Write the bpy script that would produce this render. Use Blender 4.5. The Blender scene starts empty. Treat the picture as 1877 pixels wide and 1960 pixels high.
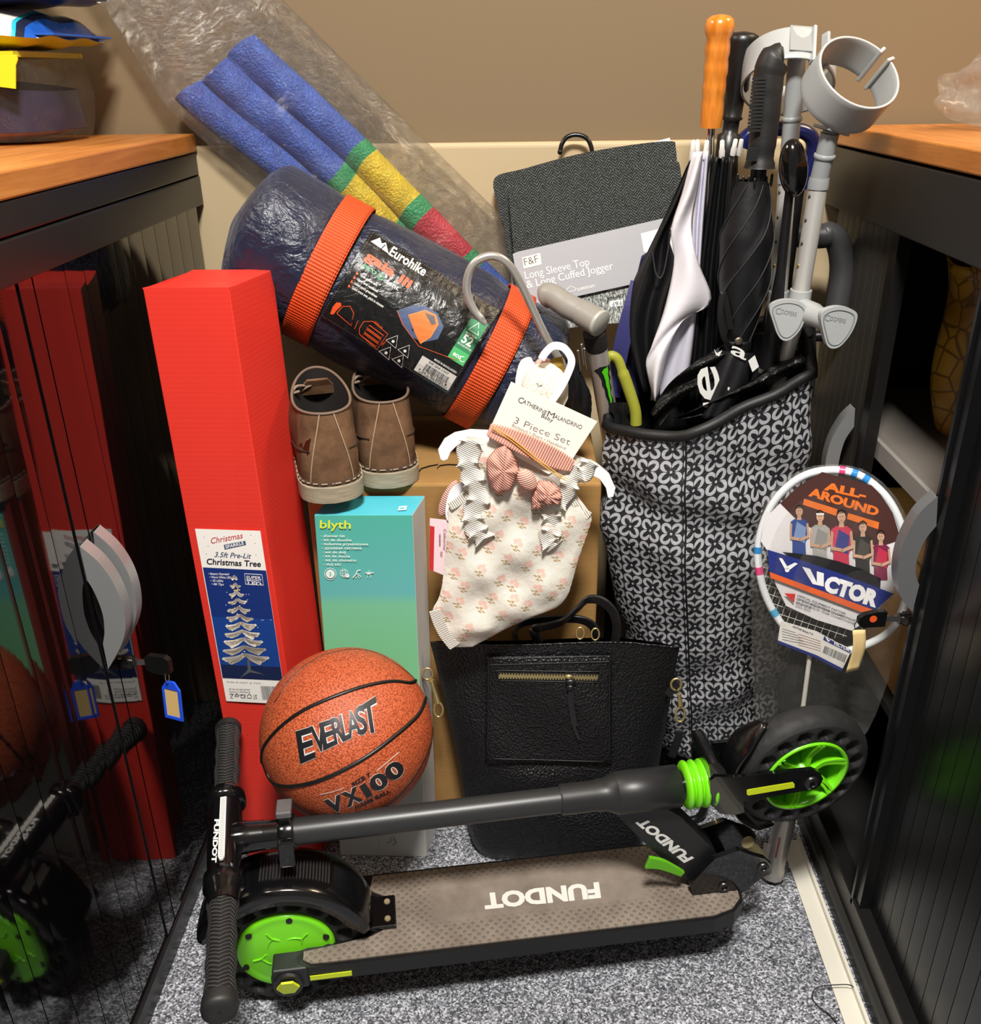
import bpy, bmesh, math, random
from mathutils import Vector as V, Matrix
from mathutils.geometry import tessellate_polygon
random.seed(7)
S = bpy.context.scene
COL = S.collection
pi = math.pi
sin, cos = math.sin, math.cos

# ------------------------------------------------------------------ camera
FPX, PITCH, ROLL, YAW, CAMH = 1773.0, math.radians(25.43), math.radians(-.83), math.radians(-1.72), 1.2
CF = V((sin(YAW)*cos(PITCH), cos(YAW)*cos(PITCH), -sin(PITCH)))
_R0 = V((cos(YAW), -sin(YAW), 0)); _U0 = _R0.cross(CF)
CR = cos(ROLL)*_R0 + sin(ROLL)*_U0
CU = -sin(ROLL)*_R0 + cos(ROLL)*_U0
CO = V((0, 0, CAMH))
cd = bpy.data.cameras.new('camera'); cam = bpy.data.objects.new('camera', cd); COL.objects.link(cam)
cd.sensor_fit = 'HORIZONTAL'; cd.sensor_width = 36; cd.lens = FPX/1877*36; cd.clip_start = .02
cam.matrix_world = Matrix(((CR.x, CU.x, -CF.x, CO.x), (CR.y, CU.y, -CF.y, CO.y), (CR.z, CU.z, -CF.z, CO.z), (0, 0, 0, 1)))
S.camera = cam

# ------------------------------------------------------------------ world, lamps, exposure
S.view_settings.view_transform = 'Standard'; S.view_settings.look = 'None'
S.view_settings.gamma = 1; S.view_settings.use_curve_mapping = False
S.view_settings.exposure = 0.0
W = bpy.data.worlds.new('world'); S.world = W; W.use_nodes = True
W.node_tree.nodes['Background'].inputs[0].default_value = (1, .93, .84, 1)
W.node_tree.nodes['Background'].inputs[1].default_value = .2
def area(name, loc, size, power, col, tgt=None, sy=None):
    l = bpy.data.lights.new(name, 'AREA'); l.energy = power; l.color = col; l.size = size
    if sy: l.shape = 'RECTANGLE'; l.size_y = sy
    o = bpy.data.objects.new(name, l); COL.objects.link(o); o.location = loc
    if tgt: o.rotation_euler = (V(tgt)-V(loc)).to_track_quat('-Z', 'Y').to_euler()
    return o
area('ceiling_or_fill_light', (0.05, .0, 2.55), .34, 105, (1, .96, .9))
area('ceiling_or_fill_light', (1.3, 1.25, 2.35), .5, 20, (1, .80, .55))  # warm fill added to brighten the right of the back wall
area('ceiling_or_fill_light', (-1.3, 1.2, 2.35), .5, 16, (1, .92, .78))  # unseen fill, added so the wall's left side is brighter than its middle

# ------------------------------------------------------------------ pixel rays -> world points
def ray(u, v): return CF + CR*((u-938.5)/FPX) - CU*((v-980)/FPX)
def PY(u, v, y): d = ray(u, v); return CO + d*(y/d.y)
def PZ(u, v, z): d = ray(u, v); return CO + d*((z-CAMH)/d.z)
def PX(u, v, x): d = ray(u, v); return CO + d*(x/d.x)
def PT(u, v, t): return CO + ray(u, v)*t
class Frame:
    def __init__(s, O, X, Y=None, Z=None):
        s.O = V(O); s.X = V(X).normalized()
        if Z is None: s.Z = s.X.cross(V(Y)).normalized()
        else: s.Z = V(Z).normalized()
        s.Y = s.Z.cross(s.X).normalized(); s.X = s.Y.cross(s.Z)
    def __call__(s, a, b, c=0): return s.O + s.X*a + s.Y*b + s.Z*c
    def hit(s, u, v, c=0):
        d = ray(u, v); P = s.O + s.Z*c
        return CO + d*((P-CO).dot(s.Z)/d.dot(s.Z))
    def pix(s, u, v, c=0):
        q = s.hit(u, v, c) - s.O; return (q.dot(s.X), q.dot(s.Y))
    def sh(s, a, b, c=0): return Frame(s(a, b, c), s.X, s.Y)
def hit_sphere(u, v, c, r):
    d = ray(u, v).normalized(); oc = CO-c; b = oc.dot(d); q = b*b-(oc.dot(oc)-r*r)
    if q < 0:
        p = CO + d*(-b); return c + (p-c).normalized()*r
    return CO + d*(-b-math.sqrt(q))
def hit_cyl(u, v, P, A, r):
    d = ray(u, v).normalized(); w = CO-P
    dp = d-A*d.dot(A); wp = w-A*w.dot(A)
    a = dp.dot(dp); b = dp.dot(wp); c = wp.dot(wp)-r*r; q = max(0, b*b-a*c)
    return CO + d*((-b-math.sqrt(q))/a)

# ------------------------------------------------------------------ node helper + materials
def lin(c):
    if isinstance(c, str): c = tuple(int(c[i:i+2], 16)/255 for i in (0, 2, 4))
    return tuple(x/12.92 if x <= .04045 else ((x+.055)/1.055)**2.4 for x in c[:3]) + (1,)
class NT:
    def __init__(s, name):
        s.m = bpy.data.materials.new(name); s.m.use_nodes = True
        s.t = s.m.node_tree; s.b = s.t.nodes['Principled BSDF']; s.out = s.t.nodes['Material Output']
    def n(s, typ, **k):
        x = s.t.nodes.new(typ)
        for a, b in k.items(): setattr(x, a, b)
        return x
    def put(s, sock, v):
        if hasattr(v, 'is_output') or isinstance(v, bpy.types.NodeSocket): s.t.links.new(v, sock)
        else: sock.default_value = v
    def math(s, op, a, b=0.0, c=0.0):
        x = s.n('ShaderNodeMath', operation=op)
        for i, q in enumerate((a, b, c)): s.put(x.inputs[i], q)
        return x.outputs[0]
    def mix(s, fac, a, b):
        x = s.n('ShaderNodeMix', data_type='RGBA')
        s.put(x.inputs[0], fac); s.put(x.inputs[6], a); s.put(x.inputs[7], b); return x.outputs[2]
    def co(s, kind='Object'): return s.n('ShaderNodeTexCoord').outputs[kind]
    def mapv(s, vec, scale=(1, 1, 1), rot=(0, 0, 0), loc=(0, 0, 0)):
        x = s.n('ShaderNodeMapping'); s.put(x.inputs[0], vec); x.inputs[1].default_value = loc
        x.inputs[2].default_value = rot; x.inputs[3].default_value = scale; return x.outputs[0]
    def sep(s, vec):
        x = s.n('ShaderNodeSeparateXYZ'); s.put(x.inputs[0], vec); return x.outputs
    def comb(s, a, b, c=0.0):
        x = s.n('ShaderNodeCombineXYZ')
        for i, q in enumerate((a, b, c)): s.put(x.inputs[i], q)
        return x.outputs[0]
    def noise(s, vec, scale, detail=4, rough=.5, dist=0):
        x = s.n('ShaderNodeTexNoise'); s.put(x.inputs['Vector'], vec); x.inputs['Scale'].default_value = scale
        x.inputs['Detail'].default_value = detail; x.inputs['Roughness'].default_value = rough; x.inputs['Distortion'].default_value = dist
        return x.outputs['Fac']
    def voro(s, vec, scale, feat='F1', out='Distance'):
        x = s.n('ShaderNodeTexVoronoi', feature=feat); s.put(x.inputs['Vector'], vec); x.inputs['Scale'].default_value = scale
        return x.outputs[out]
    def ramp(s, fac, stops):
        x = s.n('ShaderNodeValToRGB'); s.put(x.inputs[0], fac); e = x.color_ramp.elements
        while len(e) < len(stops): e.new(.5)
        for q, (p, c) in zip(e, stops): q.position = p; q.color = c if len(c) == 4 else lin(c)
        return x.outputs[0]
    def step(s, x, a, b):
        y = s.n('ShaderNodeMapRange', clamp=True); s.put(y.inputs[0], x); y.inputs[1].default_value = a; y.inputs[2].default_value = b
        return y.outputs[0]
    def bump(s, h, st=.3, dist=.002, nrm=None):
        x = s.n('ShaderNodeBump'); s.put(x.inputs['Height'], h); x.inputs['Strength'].default_value = st
        x.inputs['Distance'].default_value = dist
        if nrm is not None: s.put(x.inputs['Normal'], nrm)
        s.t.links.new(x.outputs[0], s.b.inputs['Normal']); return x.outputs[0]
    def set(s, **k):
        names = dict(col='Base Color', rough='Roughness', metal='Metallic', spec='Specular IOR Level', coat='Coat Weight',
                     coatr='Coat Roughness', alpha='Alpha', trans='Transmission Weight', ior='IOR', sheen='Sheen Weight', sub='Subsurface Weight')
        for a, b in k.items(): s.put(s.b.inputs[names[a]], lin(b) if isinstance(b, str) else b)
        return s
_mc = {}
def P(col, rough=.5, metal=0, **k):
    """plain material with faint grain, cached by its look"""
    key = (col, rough, metal, tuple(sorted(k.items())))
    if key in _mc: return _mc[key]
    bs, bst = k.pop('bump', (0, 0)); var = k.pop('var', 0)
    n = NT('m_%s_%d' % (col, len(_mc))); n.set(col=col, rough=rough, metal=metal, **k)
    if var:
        f = n.noise(n.co(), 14, 5); c = lin(col)
        n.put(n.b.inputs['Base Color'], n.mix(f, tuple(x*(1-var) for x in c[:3])+(1,), tuple(min(1, x*(1+var)) for x in c[:3])+(1,)))
    if bs: n.bump(n.noise(n.co(), bs, 5), bst)
    _mc[key] = n.m; return n.m

# ------------------------------------------------------------------ mesh builder
ORG = {}
class MB:
    def __init__(s): s.v = []; s.f = []; s.m = []; s.s = []; s.mats = []; s.uv = {}; s.seg = None
    def add(s, vs, fs, mat, smooth=False, uv=None):
        if mat not in s.mats: s.mats.append(mat)
        i0 = len(s.v); mi = s.mats.index(mat)
        s.v += [V(x) for x in vs]
        for f in fs: s.f.append([i0+i for i in f]); s.m.append(mi); s.s.append(smooth)
        if uv:
            for i, q in enumerate(uv): s.uv[i0+i] = q
        return s
    def grid(s, fn, nu, nv, mat, smooth=True, cu=False, cv=False, uvs=(1, 1), flip=False):
        mu = nu if cu else nu+1; mv = nv if cv else nv+1
        vs = [fn(i/nu, j/nv) for j in range(mv) for i in range(mu)]
        uv = [(i/nu*uvs[0], j/nv*uvs[1]) for j in range(mv) for i in range(mu)]
        fs = []
        for j in range(nv):
            for i in range(nu):
                a = j*mu+i; b = j*mu+(i+1) % mu; c = ((j+1) % mv)*mu+(i+1) % mu; d = ((j+1) % mv)*mu+i
                fs.append([a, d, c, b] if flip else [a, b, c, d])
        return s.add(vs, fs, mat, smooth, uv)
    def box(s, fr, a, b, mat):
        """box in a frame between two local corners"""
        (x0, y0, z0), (x1, y1, z1) = a, b
        vs = [fr(x, y, z) for z in (z0, z1) for y in (y0, y1) for x in (x0, x1)]
        return s.add(vs, [(0, 2, 3, 1), (4, 5, 7, 6), (0, 1, 5, 4), (2, 6, 7, 3), (0, 4, 6, 2), (1, 3, 7, 5)], mat)
    def prism(s, fr, pts, c0, c1, mat, smooth=False, caps=True):
        n = len(pts); A = [fr(x, y, c0) for x, y in pts]; B = [fr(x, y, c1) for x, y in pts]
        s.add(A+B, [(i, (i+1) % n, n+(i+1) % n, n+i) for i in range(n)], mat, smooth)
        if caps:
            t = tessellate_polygon([[V((x, y, 0)) for x, y in pts]])
            s.add(A, t, mat); s.add(B, [f[::-1] for f in t], mat)
        return s
    def tube(s, path, r, mat, n=12, caps=True, closed=False, smooth=True, sq=1.0, upv=None):
        path = [V(p) for p in path]; m = len(path)
        rs = r if isinstance(r, (list, tuple)) else [r]*m
        up = V(upv) if upv else None; vs = []
        for i, p in enumerate(path):
            if closed: t = (path[(i+1) % m]-path[i-1]).normalized()
            else: t = (path[min(i+1, m-1)]-path[max(i-1, 0)]).normalized()
            if up is None:
                up = V((0, 0, 1)) if abs(t.z) < .9 else V((1, 0, 0))
            side = t.cross(up)
            if side.length < 1e-5: side = t.cross(V((.3, .8, .5)))
            side.normalize(); u2 = side.cross(t).normalized()
            if not upv: up = u2
            for k in range(n):
                a = 2*pi*k/n; vs.append(p+side*(cos(a)*rs[i])+u2*(sin(a)*rs[i]*sq))
        fs = []
        for i in range(m if closed else m-1):
            for k in range(n):
                a = i*n+k; b = i*n+(k+1) % n; i2 = (i+1) % m
                fs.append((a, b, i2*n+(k+1) % n, i2*n+k))
        s.add(vs, fs, mat, smooth)
        if caps and not closed:
            s.add(vs[:n], [tuple(range(n))[::-1]], mat); s.add(vs[-n:], [tuple(range(n))], mat)
        return s
    def lathe(s, O, A, prof, mat, n=24, smooth=True, caps=True):
        """prof: list of (height along A, radius)"""
        O = V(O); A = V(A).normalized(); q = A.cross(V((0, 0, 1)))
        if q.length < .1: q = A.cross(V((1, 0, 0)))
        q.normalize(); w = A.cross(q)
        vs = [O+A*h+(q*cos(2*pi*k/n)+w*sin(2*pi*k/n))*r for h, r in prof for k in range(n)]
        fs = [(i*n+k, i*n+(k+1) % n, (i+1)*n+(k+1) % n, (i+1)*n+k) for i in range(len(prof)-1) for k in range(n)]
        s.add(vs, fs, mat, smooth)
        if caps:
            if prof[0][1] > 1e-5: s.add(vs[:n], [tuple(range(n))[::-1]], mat)
            if prof[-1][1] > 1e-5: s.add(vs[-n:], [tuple(range(n))], mat)
        return s
    def ball(s, fr, rx, ry, rz, mat, nu=20, nv=12, th=None):
        return s.grid(lambda u, v: fr(rx*cos(2*pi*u)*sin(pi*v), ry*sin(2*pi*u)*sin(pi*v), -rz*cos(pi*v)), nu, nv, mat, cu=True)
    def strip(s, pts, wdir, w, th, mat, smooth=True):
        """flat band following pts, wdir = width direction(s)"""
        pts = [V(p) for p in pts]; m = len(pts); vs = []
        for i, p in enumerate(pts):
            t = (pts[min(i+1, m-1)]-pts[max(i-1, 0)]).normalized()
            wd = V(wdir[i] if isinstance(wdir, list) else wdir); wd = (wd-t*wd.dot(t)).normalized(); nn = t.cross(wd)
            ww = w[i] if isinstance(w, list) else w
            vs += [p-wd*ww/2-nn*th/2, p+wd*ww/2-nn*th/2, p+wd*ww/2+nn*th/2, p-wd*ww/2+nn*th/2]
        fs = [(i*4+k, i*4+(k+1) % 4, i*4+4+(k+1) % 4, i*4+4+k) for i in range(m-1) for k in range(4)]
        fs += [(3, 2, 1, 0), tuple(range(4*m-4, 4*m))]
        return s.add(vs, fs, mat, False)
    def build(s, name, parent=None, bevel=0, sub=0, bseg=2, solid=0, fixn=True, ang=None, weld=False):
        org = ORG[parent.name] if parent else V((0, 0, 0))
        me = bpy.data.meshes.new(name)
        if not parent:
            xs = [v.x for v in s.v]; ys = [v.y for v in s.v]; org = V(((min(xs)+max(xs))/2, (min(ys)+max(ys))/2, min(v.z for v in s.v)))
        me.from_pydata([v-org for v in s.v], [], s.f)
        for m in s.mats: me.materials.append(m)
        me.polygons.foreach_set('material_index', s.m); me.polygons.foreach_set('use_smooth', s.s)
        if s.uv:
            l = me.uv_layers.new(name='UVMap')
            for lp in me.loops: l.data[lp.index].uv = s.uv.get(lp.vertex_index, (0, 0))
        if fixn:
            b = bmesh.new(); b.from_mesh(me)
            if weld: bmesh.ops.remove_doubles(b, verts=b.verts, dist=1e-5)
            bmesh.ops.recalc_face_normals(b, faces=b.faces); b.to_mesh(me); b.free()
        me.update()
        o = bpy.data.objects.new(name, me); COL.objects.link(o)
        if parent: o.parent = parent
        else: o.location = org
        ORG[o.name] = org
        if solid: q = o.modifiers.new('solid', 'SOLIDIFY'); q.thickness = solid; q.offset = 0
        if bevel:
            q = o.modifiers.new('bevel', 'BEVEL'); q.width = bevel; q.segments = bseg; q.limit_method = 'ANGLE'; q.angle_limit = math.radians(40)
        if sub: q = o.modifiers.new('sub', 'SUBSURF'); q.levels = q.render_levels = sub
        return o
def thing(name, label, cat, loc=(0, 0, 0), group=None):
    o = bpy.data.objects.new(name, None); COL.objects.link(o); o.location = loc; o.empty_display_size = .05
    ORG[o.name] = V(loc); return tag(o, label, cat, group)
def tag(o, label, cat, group=None):
    o['label'] = label; o['category'] = cat
    if group: o['group'] = group
    return o
def struct(o): o['kind'] = 'structure'; return o
def lab(o, l): o['label'] = l; return o
def smoothpath(pts, n=8, closed=False):
    """Catmull-Rom through 3D (or 2D as tuples) points"""
    two = len(pts[0]) == 2
    p = [V((*q, 0)) if two else V(q) for q in pts]; out = []; m = len(p)
    for i in range(m if closed else m-1):
        if closed: a, b, c, d = p[i-1], p[i], p[(i+1) % m], p[(i+2) % m]
        else: a, b, c, d = p[max(i-1, 0)], p[i], p[i+1], p[min(i+2, m-1)]
        for k in range(n):
            t = k/n; out.append(.5*((2*b)+(c-a)*t+(2*a-5*b+4*c-d)*t*t+(3*b-a-3*c+d)*t**3))
    if not closed: out.append(p[-1])
    return [(q.x, q.y) for q in out] if two else out

# ------------------------------------------------------------------ lettering and printed marks, laid on a surface
_tc = {}
def glyphs(s, bold=0.0):
    key = (s, bold)
    if key not in _tc:
        c = bpy.data.curves.new('t', 'FONT'); c.body = s; c.size = 1; c.offset = bold; c.resolution_u = 3; c.fill_mode = 'BOTH'
        o = bpy.data.objects.new('t', c); COL.objects.link(o); dg = bpy.context.evaluated_depsgraph_get()
        me = bpy.data.meshes.new_from_object(o.evaluated_get(dg))
        vs = [(v.co.x, v.co.y) for v in me.vertices]; fs = [tuple(p.vertices) for p in me.polygons]
        bpy.data.objects.remove(o); bpy.data.curves.remove(c); bpy.data.meshes.remove(me)
        _tc[key] = (vs, fs)
    return _tc[key]
class Decal:
    """marks given as pixel positions of the print, cast on the surface that carries it (surf(u, v, lift) -> point)"""
    def __init__(s, surf, lift=.0006, step=.00025, maxe=0): s.maxe = maxe; s.mb = MB(); s.surf = surf; s.l = lift; s.step = step; s.k = 0
    def _add(s, pts, fs, col, rough=.45):
        m = col if not isinstance(col, str) else P(col, rough); h = s.l+s.step*s.k
        if s.maxe:
            pts = [tuple(p) for p in pts]; tri = []; todo = []
            for f in fs: todo += [(f[0], f[i], f[i+1]) for i in range(1, len(f)-1)]
            mid = {}
            while todo:
                a, b, c = todo.pop()
                d = [(math.dist(pts[p], pts[q]), p, q, r) for p, q, r in ((a, b, c), (b, c, a), (c, a, b))]
                L, p, q, r = max(d)
                if L <= s.maxe: tri.append((a, b, c)); continue
                k = (min(p, q), max(p, q))
                if k not in mid: mid[k] = len(pts); pts.append(((pts[p][0]+pts[q][0])/2, (pts[p][1]+pts[q][1])/2))
                todo += [(p, mid[k], r), (mid[k], q, r)]
            fs = tri
        s.mb.add([s.surf(x, y, h) for x, y in pts], fs, m)
    def up(s, k=1): s.k += k; return s
    def poly(s, pts, col):
        s._add(pts, tessellate_polygon([[V((x, y, 0)) for x, y in pts]]), col); return s
    def quad(s, q, col, n=1, m=1):
        """q: four corners TL TR BR BL; subdivided for curved carriers"""
        q = [V((*p, 0)) for p in q]; pts = []
        for j in range(m+1):
            for i in range(n+1):
                a = q[0].lerp(q[1], i/n); b = q[3].lerp(q[2], i/n); c = a.lerp(b, j/m); pts.append((c.x, c.y))
        s._add(pts, [(j*(n+1)+i, j*(n+1)+i+1, (j+1)*(n+1)+i+1, (j+1)*(n+1)+i) for j in range(m) for i in range(n)], col); return s
    def text(s, t, p0, p1, h, col, bold=0.0, lean=0.0, fit=True):
        """text with its baseline from p0 to p1; h cap height in px, or an (x, y) vector for the up direction"""
        vs, fs = glyphs(t, bold)
        if not vs: return s
        x0 = min(v[0] for v in vs); x1 = max(v[0] for v in vs); cap = .69
        b = V(p1)-V(p0); L = b.length; e = b/L
        upv = V((e.y, -e.x))*h if not isinstance(h, (tuple, list)) else V(h)
        pts = []
        for x, y in vs:
            q = V(p0)+b*((x-x0)/(x1-x0))+upv*(y/cap)+e*(lean*y/cap*upv.length); pts.append((q.x, q.y))
        s._add(pts, fs, col); return s
    def line(s, pts, w, col, closed=False):
        pts = [V(p) for p in pts]; m = len(pts); vs = []
        for i in range(m):
            a = pts[i-1] if (closed or i) else pts[0]; b = pts[(i+1) % m] if (closed or i < m-1) else pts[-1]
            t = (b-a).normalized(); nn = V((-t.y, t.x))*w/2; vs += [tuple(pts[i]-nn), tuple(pts[i]+nn)]
        s._add(vs, [(2*i, 2*((i+1) % m), 2*((i+1) % m)+1, 2*i+1) for i in range(m if closed else m-1)], col); return s
    def disc(s, c, rx, ry, col, n=20):
        s.poly([(c[0]+rx*cos(2*pi*k/n), c[1]+ry*sin(2*pi*k/n)) for k in range(n)], col); return s
    def bars(s, q, col, seed=1, n=26):
        r = random.Random(seed); x = 0; q = [V(p) for p in q]
        while x < 1:
            w = r.choice((.012, .02, .03)); 
            a, b = min(x, 1), min(x+w, 1)
            s.poly([tuple(q[0].lerp(q[1], a)), tuple(q[0].lerp(q[1], b)), tuple(q[3].lerp(q[2], b)), tuple(q[3].lerp(q[2], a))], col)
            x += w+r.choice((.012, .02, .028))
        return s
    def build(s, name, parent, label=None):
        o = s.mb.build(name, parent, fixn=False)
        if label: o['label'] = label
        return o
def on_frame(fr, c=0): return lambda u, v, h: fr.hit(u, v, c+h)
WORLD = Frame((0, 0, 0), (1, 0, 0), (0, 1, 0))

# ================================================================== THE ROOM
n = NT('carpet'); c = n.co()
fl = n.voro(c, 430, out='Color'); fx = n.sep(fl)[0]
nz = n.noise(c, 150, 3); big = n.noise(c, 9, 3)
f = n.math('ADD', n.math('MULTIPLY', fx, .62), n.math('MULTIPLY', nz, .5))
n.put(n.b.inputs['Base Color'], n.ramp(n.math('ADD', f, n.math('MULTIPLY', n.math('SUBTRACT', big, .5), .12)), [(.2, '2c2d31'), (.45, '5d5f65'), (.66, '8d8f96'), (.92, 'd2d4da')]))
n.set(rough=.95, spec=.15, sheen=.15); n.bump(f, .7, .004); CARPET = n.m
n = NT('wall_paint'); n.set(col='7c694e', rough=.75); n.bump(n.noise(n.co(), 90, 4), .05); WALLP = n.m
n = NT('dado_paint'); n.set(col='b9a684', rough=.6); n.bump(n.noise(n.co(), 60, 4), .04); DADO = n.m
WHITE = P('e9e6df', .7)
m = MB().box(WORLD, (-2.2, -1.6, -.05), (2.2, 1.62, 0), CARPET); struct(m.build('floor'))
m = MB().box(WORLD, (-2.2, 1.6, 0), (2.2, 1.7, 2.6), WALLP); struct(m.build('wall_back'))
m = MB().box(WORLD, (-2.3, -1.6, 0), (-2.2, 1.7, 2.6), WALLP); struct(m.build('wall_left'))
m = MB().box(WORLD, (2.2, -1.6, 0), (2.3, 1.7, 2.6), WALLP); struct(m.build('wall_right'))
m = MB().box(WORLD, (-2.3, -1.6, 2.6), (2.3, 1.7, 2.7), WHITE); struct(m.build('ceiling'))
m = MB().box(WORLD, (-2.2, 1.584, 0), (2.2, 1.6, 1.098), DADO); struct(m.build('trim_1', bevel=.012, bseg=4))

# ================================================================== CABINETS
def wood(name, rotz):
    n = NT(name); c = n.mapv(n.co(), (14, 1.3, 14), (0, 0, rotz))
    a = n.noise(c, 3.2, 6, .6, .6); b = n.noise(n.mapv(n.co(), (90, 3, 90), (0, 0, rotz)), 5, 3)
    n.put(n.b.inputs['Base Color'], n.ramp(n.math('ADD', n.math('MULTIPLY', a, .8), n.math('MULTIPLY', b, .25)), [(.3, '9c5c26'), (.55, 'b87434'), (.8, 'cf8c48')]))
    n.set(rough=.38); n.bump(b, .06); return n.m
BEECH = wood('beech', 0)
n = NT('gloss_black'); n.set(col='070607', rough=.05, spec=.62, coat=.25, coatr=.04); GLOSSB = n.m
n = NT('satin_black'); n.set(col='0c0c0d', rough=.3, spec=.5); n.bump(n.noise(n.co(), 700, 2), .05, .0005); SATB = n.m
n = NT('rail_black'); n.set(col='151414', rough=.34, spec=.5); n.bump(n.noise(n.co(), 500, 2), .05, .0005); RAILB = n.m
DARK = P('050505', .8)
SILV = P('a3a5a6', .32, .55)
CHROME = P('d5d2cc', .12, 1)
def slats(mb, x, s, y0, y1, z0, z1, pitch, mat, crown=.0002, gap=.0014):
    """a run of vertical tambour slats on the plane x, showing towards s (+1 or -1)"""
    k = max(1, round((y1-y0)/pitch)); p = (y1-y0)/k; prof = []
    for i in range(k):
        a = y0+i*p
        prof += [(a, -.003), (a+gap*.4, -.003), (a+gap*.5, 0)]
        for j in range(1, 6): t = j/6; prof.append((a+gap*.5+(p-gap)*t, crown*4*t*(1-t)))
        prof += [(a+p-gap*.5, 0), (a+p-gap*.4, -.003)]
    prof.append((y1, -.004))
    vs = [V((x+s*d, y, z)) for z in (z0, z1) for y, d in prof]; m_ = len(prof)
    mb.add(vs, [(i, i+1, m_+i+1, m_+i) for i in range(m_-1)], mat, False); return mb
def crescent(name, parent, fr, outer, inner, th, mat):
    o = smoothpath(outer, 6); i = smoothpath(inner, 6)
    return MB().prism(fr, o+i[::-1], -th/2, th/2, mat).build(name, parent, bevel=.0025)

# --- left cabinet (glossy)
cab = thing('tambour_cabinet', 'glossy black tambour cabinet on the left with twin silver handles and wood top', 'cabinet', (-.74, .9, 0), 'tambour cabinets')
x = -.51
m = MB().box(WORLD, (-.97, .22, .02), (-.955, 1.58, 1.06), RAILB).box(WORLD, (-.955, 1.56, .02), (x-.03, 1.58, 1.06), RAILB).box(WORLD, (-.955, .22, .02), (x-.03, .24, 1.06), RAILB).box(WORLD, (-.955, .24, .04), (x-.03, 1.56, .06), RAILB)
m.build('carcass', cab, bevel=.001)
MB().box(WORLD, (-.98, .2, 1.0895), (x, 1.582, 1.117), BEECH).build('worktop', cab, bevel=.0025)
MB().box(WORLD, (x-.05, .22, 1.0555), (x-.002, 1.58, 1.0885), RAILB).build('fascia', cab, bevel=.002)
MB().box(WORLD, (x-.05, .22, 1.009), (x-.001, 1.58, 1.0535), RAILB).build('top_rail', cab, bevel=.002)
MB().box(WORLD, (x-.05, .22, 0), (x-.004, 1.58, .03), RAILB).box(WORLD, (x-.03, .22, .03), (x-.001, 1.58, .05), RAILB).build('bottom_rail', cab, bevel=.002)
d = slats(MB(), x-.006, 1, .24, .955, .045, 1.01, .047, GLOSSB).box(WORLD, (x-.02, .955, .045), (x-.004, .9835, 1.01), GLOSSB).build('tambour_door', cab)
crescent('handle', d, Frame((0, .968, 0), (1, 0, 0), Z=(0, -1, 0)), [], [], 0, SILV) if 0 else None
fr = Frame((0, .967, 0), (1, 0, 0), Z=(0, -1, 0))
px = lambda l, c=0: [fr.pix(*q, c) for q in l]
crescent('handle', d, fr, px([(158, 1037), (198, 1072), (229, 1120), (245, 1172), (241, 1218), (213, 1272)]), px([(170, 1098), (186, 1124), (202, 1165), (206, 1200), (203, 1224)]), .02, SILV)
d = slats(MB(), x-.006, 1, 1.015, 1.555, .045, 1.01, .047, GLOSSB).box(WORLD, (x-.02, .9865, .045), (x-.004, 1.015, 1.01), GLOSSB).build('tambour_door', cab)
fr = Frame((0, 1.003, 0), (1, 0, 0), Z=(0, -1, 0))
crescent('handle', d, fr, px([(184, 1010), (222, 1044), (251, 1090), (265, 1142), (262, 1188), (236, 1243)]), px([(192, 1070), (208, 1096), (224, 1137), (228, 1172), (224, 1198)]), .02, SILV)
L = PX(246, 1267, x+.002)
MB().lathe(L-V((.012, 0, 0)), (1, 0, 0), [(0, .0095), (.016, .0095), (.018, .0075), (.021, .0075)], P('2a2828', .25, .7), 20).build('lock_barrel', cab)
# key in the left lock
kx = thing('key', 'black-headed key with a blue framed paper tag in the left cabinet lock', 'key', L, 'keys in the cabinet locks')
m = MB().box(Frame(L+V((.010, 0, 0)), (1, 0, 0), (0, 1, 0)), (0, -.0012, -.004), (.024, .0012, .004), CHROME); m.build('blade', kx)
fk = Frame(L+V((.024, 0, 0)), (1, -.25, 0), Z=(-.25, -1, 0))
m = MB().prism(fk, [(0, -.009), (.006, -.013), (.03, -.015), (.036, -.010), (.036, .010), (.030, .014), (.006, .013), (0, .009)], -.004, .004, P('121212', .25)); m.build('bow', kx, bevel=.001)
c0 = fk(.027, -.012, 0)
MB().tube([c0+V((0, .006*cos(a), -.006+.012*sin(a)*.8)) for a in [2*pi*i/20 for i in range(20)]], .0007, CHROME, 6, closed=True).build('ring', kx)
ft = Frame(c0+V((.003, 0, -.014)), (1, -.35, 0), Z=(-.35, -1, .1))
o = [(-.006, 0), (.007, 0), (.0145, -.010), (.0145, -.058), (-.0145, -.058), (-.0145, -.010)]; i = [(-.0105, -.012), (.0105, -.012), (.0105, -.053), (-.0105, -.053)]
b = P('1f4fd8', .3)
m = MB().box(ft, (-.0145, -.058, -.0015), (-.0105, -.012, .0015), b).box(ft, (.0105, -.058, -.0015), (.0145, -.012, .0015), b).box(ft, (-.0105, -.058, -.0015), (.0105, -.053, .0015), b).prism(ft, [(-.006, 0), (.006, 0), (.0145, -.012), (-.0145, -.012)], -.0015, .0015, b)
tg = m.build('key_tag', kx, bevel=.0006)
lab(MB().box(ft, (-.0105, -.053, -.0006), (.0105, -.012, .0006), P('d0b071', .7)).build('paper_insert', tg), 'tan paper insert')

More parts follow.
